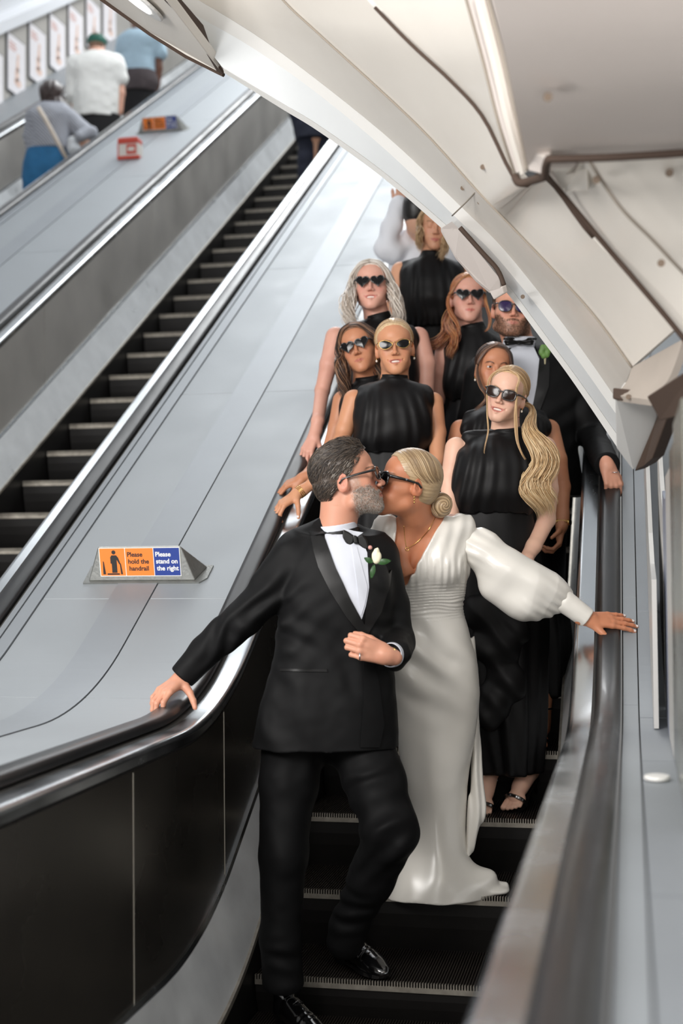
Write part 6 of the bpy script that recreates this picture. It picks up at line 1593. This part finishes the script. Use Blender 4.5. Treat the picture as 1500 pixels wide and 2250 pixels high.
def build_white_shirt():
    D = 7.85; t = person('guest in white shirt raising an arm behind the highest bridesmaid', W(930, 1100, D))
    h = Head(938, 480, D-.08, yaw=150, pitch=0, roll=0, s=1.04, male=True)
    S = Solid(); nk = W(938, 530, D); h.add(S, nk); S.rc(nk, W(935, 650, D), .07, .1); S.chain([W(898, 540, D), W(850, 540, D-.12), W(876, 470, D-.16)], [.05, .04, .03]); hand(S, W(878, 452, D-.16), UU+RR*.2, F0, 1, 1.0)
    S.rc(W(935, 650, D), W(935, 900, D+.1), .1, .08)
    solid_obj('body', S, .005, M_SK, t, skin_colors(h, srgb(214, 166, 140), LIP))
    hair_cap(h, t, [srgb(18, 16, 16), srgb(30, 26, 24)], 1.06, front=.08, short=True)
    B = Solid(); B.tube([(W(935, 515, D), .12, .07), (W(935, 545, D), .19, .11), (W(932, 640, D), .185, .12), (W(932, 760, D), .18, .12)], .02, '+')
    B.chain([W(893, 536, D-.02), W(862, 550, D-.10), W(848, 545, D-.12), W(860, 500, D-.14), W(876, 448, D-.16)], [.078, .072, .064, .055, .048], .02)
    B.g = wool_folds([(W(865, 530, D-.1), nrm(RR+UU*.6), .16, 60, .006), (W(900, 560, D-.1), nrm(RR*.6-UU*.8), .15, 50, .005)]); solid_obj('shirt', B, .006, mat('bright_white_cotton', srgb(236, 238, 244), .75), t)
    T = Solid(); T.tube([(W(932, 740, D), .17, .12), (W(932, 1050, D+.1), .14, .11)], .02, '+'); solid_obj('trousers', T, .014, M_WOOL, t)

M_STRIPE = mat('grey_striped_cotton', srgb(150, 154, 166), .8)
def stripes():
    n = M_STRIPE.node_tree.nodes; l = M_STRIPE.node_tree.links; tcn = n.new('ShaderNodeTexCoord'); w = n.new('ShaderNodeTexWave'); w.inputs['Scale'].default_value = 18; w.bands_direction = 'DIAGONAL'; w.inputs['Distortion'].default_value = 1.5
    r = n.new('ShaderNodeValToRGB'); r.color_ramp.elements[0].color = srgb(138, 140, 150); r.color_ramp.elements[1].color = srgb(182, 186, 194); r.color_ramp.elements[0].position = .35; r.color_ramp.elements[1].position = .6
    l.new(tcn.outputs['Object'], w.inputs['Vector']); l.new(w.outputs['Fac'], r.inputs[0]); l.new(r.outputs[0], n['Principled BSDF'].inputs['Base Color'])
stripes()
M_JEAN = mat('blue_denim', srgb(44, 112, 160), .8, noise=.15, nscale=12); M_TEE = mat('white_jersey', srgb(240, 240, 236), .8, noise=.02); M_SKY = mat('pale_blue_jersey', srgb(178, 204, 220), .8, noise=.03)
M_CARD = mat('grey_brown_knit', srgb(84, 76, 78), .9, noise=.1); M_BLKC = mat('black_cotton', srgb(16, 15, 18), .8); M_NAVY = mat('navy_cotton', srgb(18, 24, 44), .75, noise=.2, nscale=6)
def hf(D): return lambda x, y, dd=0: W(x, y, D+dd)
def rider(label, D, hp, skinc, haircols, hair=True, s=1.0, yaw=178, cap=None, head=True):
    t = person(label, W(hp[0], 600, D)); h = Head(hp[0], hp[1], D+.16, yaw=yaw, pitch=0, roll=0, s=s, male=cap is not None)
    if hair: hair_cap(h, t, haircols, 1.06, front=.07, low=-.06, short=cap is not None)
    return t, h
def cloth(t, nm, parts, m, h=.010, g=None, cuts=()):
    S = Solid()
    for p in parts:
        if p[0] == 't': S.tube(p[1], .03, '+', None, 2.3)
        else: S.chain(p[1], p[2], .03)
    if g: S.g = g
    for c in cuts: S.cut(*c)
    return solid_obj(nm, S, h, m, t)
def build_riders():
    g = lambda P: .008*vnoise(P*np.array([1, 1, .5]), 9, 1)+.004*vnoise(P, 20, 2)
    # woman in stripes
    D = 13.6; w = hf(D); f = D/FPX
    t, h = rider('woman with dark bobbed hair in grey striped shirt and jeans, seen from behind', D, (115, 212), None, [srgb(46, 34, 30), srgb(70, 52, 46)], hair=False)
    S = Solid(); h.add(S, w(115, 250)); S.rc(w(115, 250), w(112, 400), .07, .11); S.chain([w(150, 262), w(196, 296, -.05), w(188, 312, -.1)], [.05, .04, .03]); hand(S, w(186, 314, -.1), -RR, F0); solid_obj('body', S, .008, M_SK, t, skin_colors(h, srgb(220, 176, 152), LIP))
    S = Solid(); S.el(w(114, 206, .06), (.125, .15, .135)); S.el(w(116, 232, .02), (.130, .09, .10)); S.g = lambda P: .005*np.sin((P@RR)*120+3*vnoise(P, 8)); o = S.mesh(.007); mk_fast('hair', o[0], o[1], M_HAIR, t, np.tile(np.array(srgb(58, 44, 40)[:3]), (len(o[0]), 1))*(1+.25*vnoise(o[0]*[1, 1, .2], 60)[:, None]))
    cloth(t, 'shirt', [('t', [(w(115, 228), 30*f, .10), (w(112, 245), 46*f, .15), (w(112, 290), 46*f, .17), (w(112, 332), 48*f, .18)]), ('c', [w(78, 258), w(68, 300), w(72, 330)], [.09, .08, .07]), ('c', [w(148, 258), w(180, 286, -.03), w(200, 292, -.06), w(175, 300, -.15)], [.095, .08, .065, .05])], M_STRIPE, g=g)
    cloth(t, 'jeans', [('t', [(w(106, 330), 46*f, .17), (w(102, 360), 50*f, .19), (w(96, 440), 44*f, .17), (w(94, 640), 36*f, .15)])], M_JEAN, g=g)
    mb = MB(); mb.tube([w(84, 236, -.20), w(104, 270, -.24), (w(126, 312, -.26)), w(146, 348, -.24)], .022, 8); mb.build('bag_strap', mat('cream_webbing', srgb(214, 202, 188), .7), t, smooth=True)
    bg = tag(None or mb.build('shoulder_bag_tmp', M_TEE), 'x', 'x') if False else None
    S = Solid(); S.rc(w(160, 312, -.12), w(163, 328, -.12), .055, .075, .02); o = solid_obj('shoulder_bag', S, .008, mat('white_bag', srgb(214, 218, 222), .5)); tag(o, 'small white bag at the hip of the striped-shirt woman', 'bag')
    # man in white tee with a green cap
    D = 14.9; w = hf(D); f = D/FPX
    t, h = rider('man in white T-shirt and green cap, seen from behind', D, (217, 108), None, [srgb(100, 74, 58), srgb(130, 96, 74)], s=1.08, cap=1)
    S = Solid(); h.add(S, w(216, 128)); S.rc(w(216, 128), w(212, 262), .09, .13); S.chain([w(262, 160), w(264, 205), w(262, 246)], [.06, .052, .04]); hand(S, w(260, 248), -UU, -RR); S.chain([w(166, 180), w(166, 220), w(170, 262)], [.06, .052, .04]); solid_obj('body', S, .008, M_SK, t, skin_colors(h, srgb(222, 172, 150), LIP))
    S = Solid(); S.el(h.p(0, -.01, .040), (.104, .122, .095), h.M); S.cut(h.p(0, 0, .012), -UU); S.rc(h.p(-.05, .10, .05), h.p(.05, .10, .05), .02, .02, .03); solid_obj('cap', S, .006, mat('green_cap', srgb(32, 92, 78), .7), t)
    cloth(t, 'tee', [('t', [(w(216, 116), 30*f, .10), (w(214, 128), 50*f, .15), (w(212, 190), 52*f, .18), (w(210, 262), 50*f, .19)]), ('c', [w(168, 142), w(164, 208)], [.11, .10]), ('c', [w(254, 138), w(262, 172)], [.10, .10])], M_TEE, g=g)
    cloth(t, 'trousers', [('t', [(w(216, 255), 50*f, .17), (w(216, 320), 48*f, .18), (w(216, 560), 38*f, .15)])], M_BLKC)
    # man in pale blue
    D = 16.2; w = hf(D); f = D/FPX
    t, h = rider('man in pale blue T-shirt with jacket tied at the waist, head above the soffit edge', D, (306, 52), None, [srgb(24, 20, 20), srgb(34, 28, 28)], s=1.08, cap=1)
    S = Solid(); h.add(S, w(306, 74)); S.rc(w(306, 74), w(306, 170), .09, .13); S.chain([w(346, 110), w(347, 150), w(344, 190)], [.06, .052, .04]); hand(S, w(344, 192), -UU, -RR); solid_obj('body', S, .009, M_SK, t, skin_colors(h, srgb(112, 72, 54), LIP))
    cloth(t, 'tee', [('t', [(w(308, 68), 28*f, .10), (w(308, 80), 44*f, .15), (w(304, 130), 40*f, .18), (w(304, 166), 40*f, .19)]), ('c', [w(338, 92), w(350, 116)], [.12, .10]), ('c', [w(278, 92), w(268, 120)], [.11, .09])], M_SKY, g=g)
    cloth(t, 'tied_jacket', [('t', [(w(305, 160), 40*f, .19), (w(306, 185), 44*f, .21), (w(304, 206), 40*f, .2)])], M_CARD, g=g)
    cloth(t, 'trousers', [('t', [(w(306, 198), 38*f, .17), (w(306, 300), 36*f, .18), (w(306, 500), 34*f, .15)])], M_BLKC)
    # dark clothes at the head of the empty escalator
    D = 14.3; w = hf(D); f = D/FPX
    t = person('person in dark navy clothes high on the nearly empty escalator', w(690, 420))
    h = Head(700, 100, D, yaw=175, s=1.05); S = Solid(); h.add(S, w(700, 130)); S.rc(w(700, 130), w(695, 300), .08, .12); S.rc(w(695, 300), w(690, 400), .1, .06); solid_obj('body', S, .01, M_SK, t, skin_colors(h, srgb(210, 160, 130), LIP))
    cloth(t, 'jacket', [('t', [(w(698, 125), 26*f, .12), (w(698, 150), 48*f, .16), (w(694, 240), 44*f, .18), (w(692, 310), 44*f, .18)]), ('c', [w(654, 170), w(650, 250), w(660, 300)], [.08, .07, .06]), ('c', [w(740, 170), w(744, 250), w(736, 300)], [.08, .07, .06])], M_NAVY, g=g)
    cloth(t, 'trousers', [('c', [w(676, 300), w(674, 350), w(672, 402)], [.11, .10, .09]), ('c', [w(712, 300), w(712, 350), w(708, 396)], [.11, .10, .09])], M_NAVY, g=g)
build_groomsman(); build_white_shirt(); build_riders()
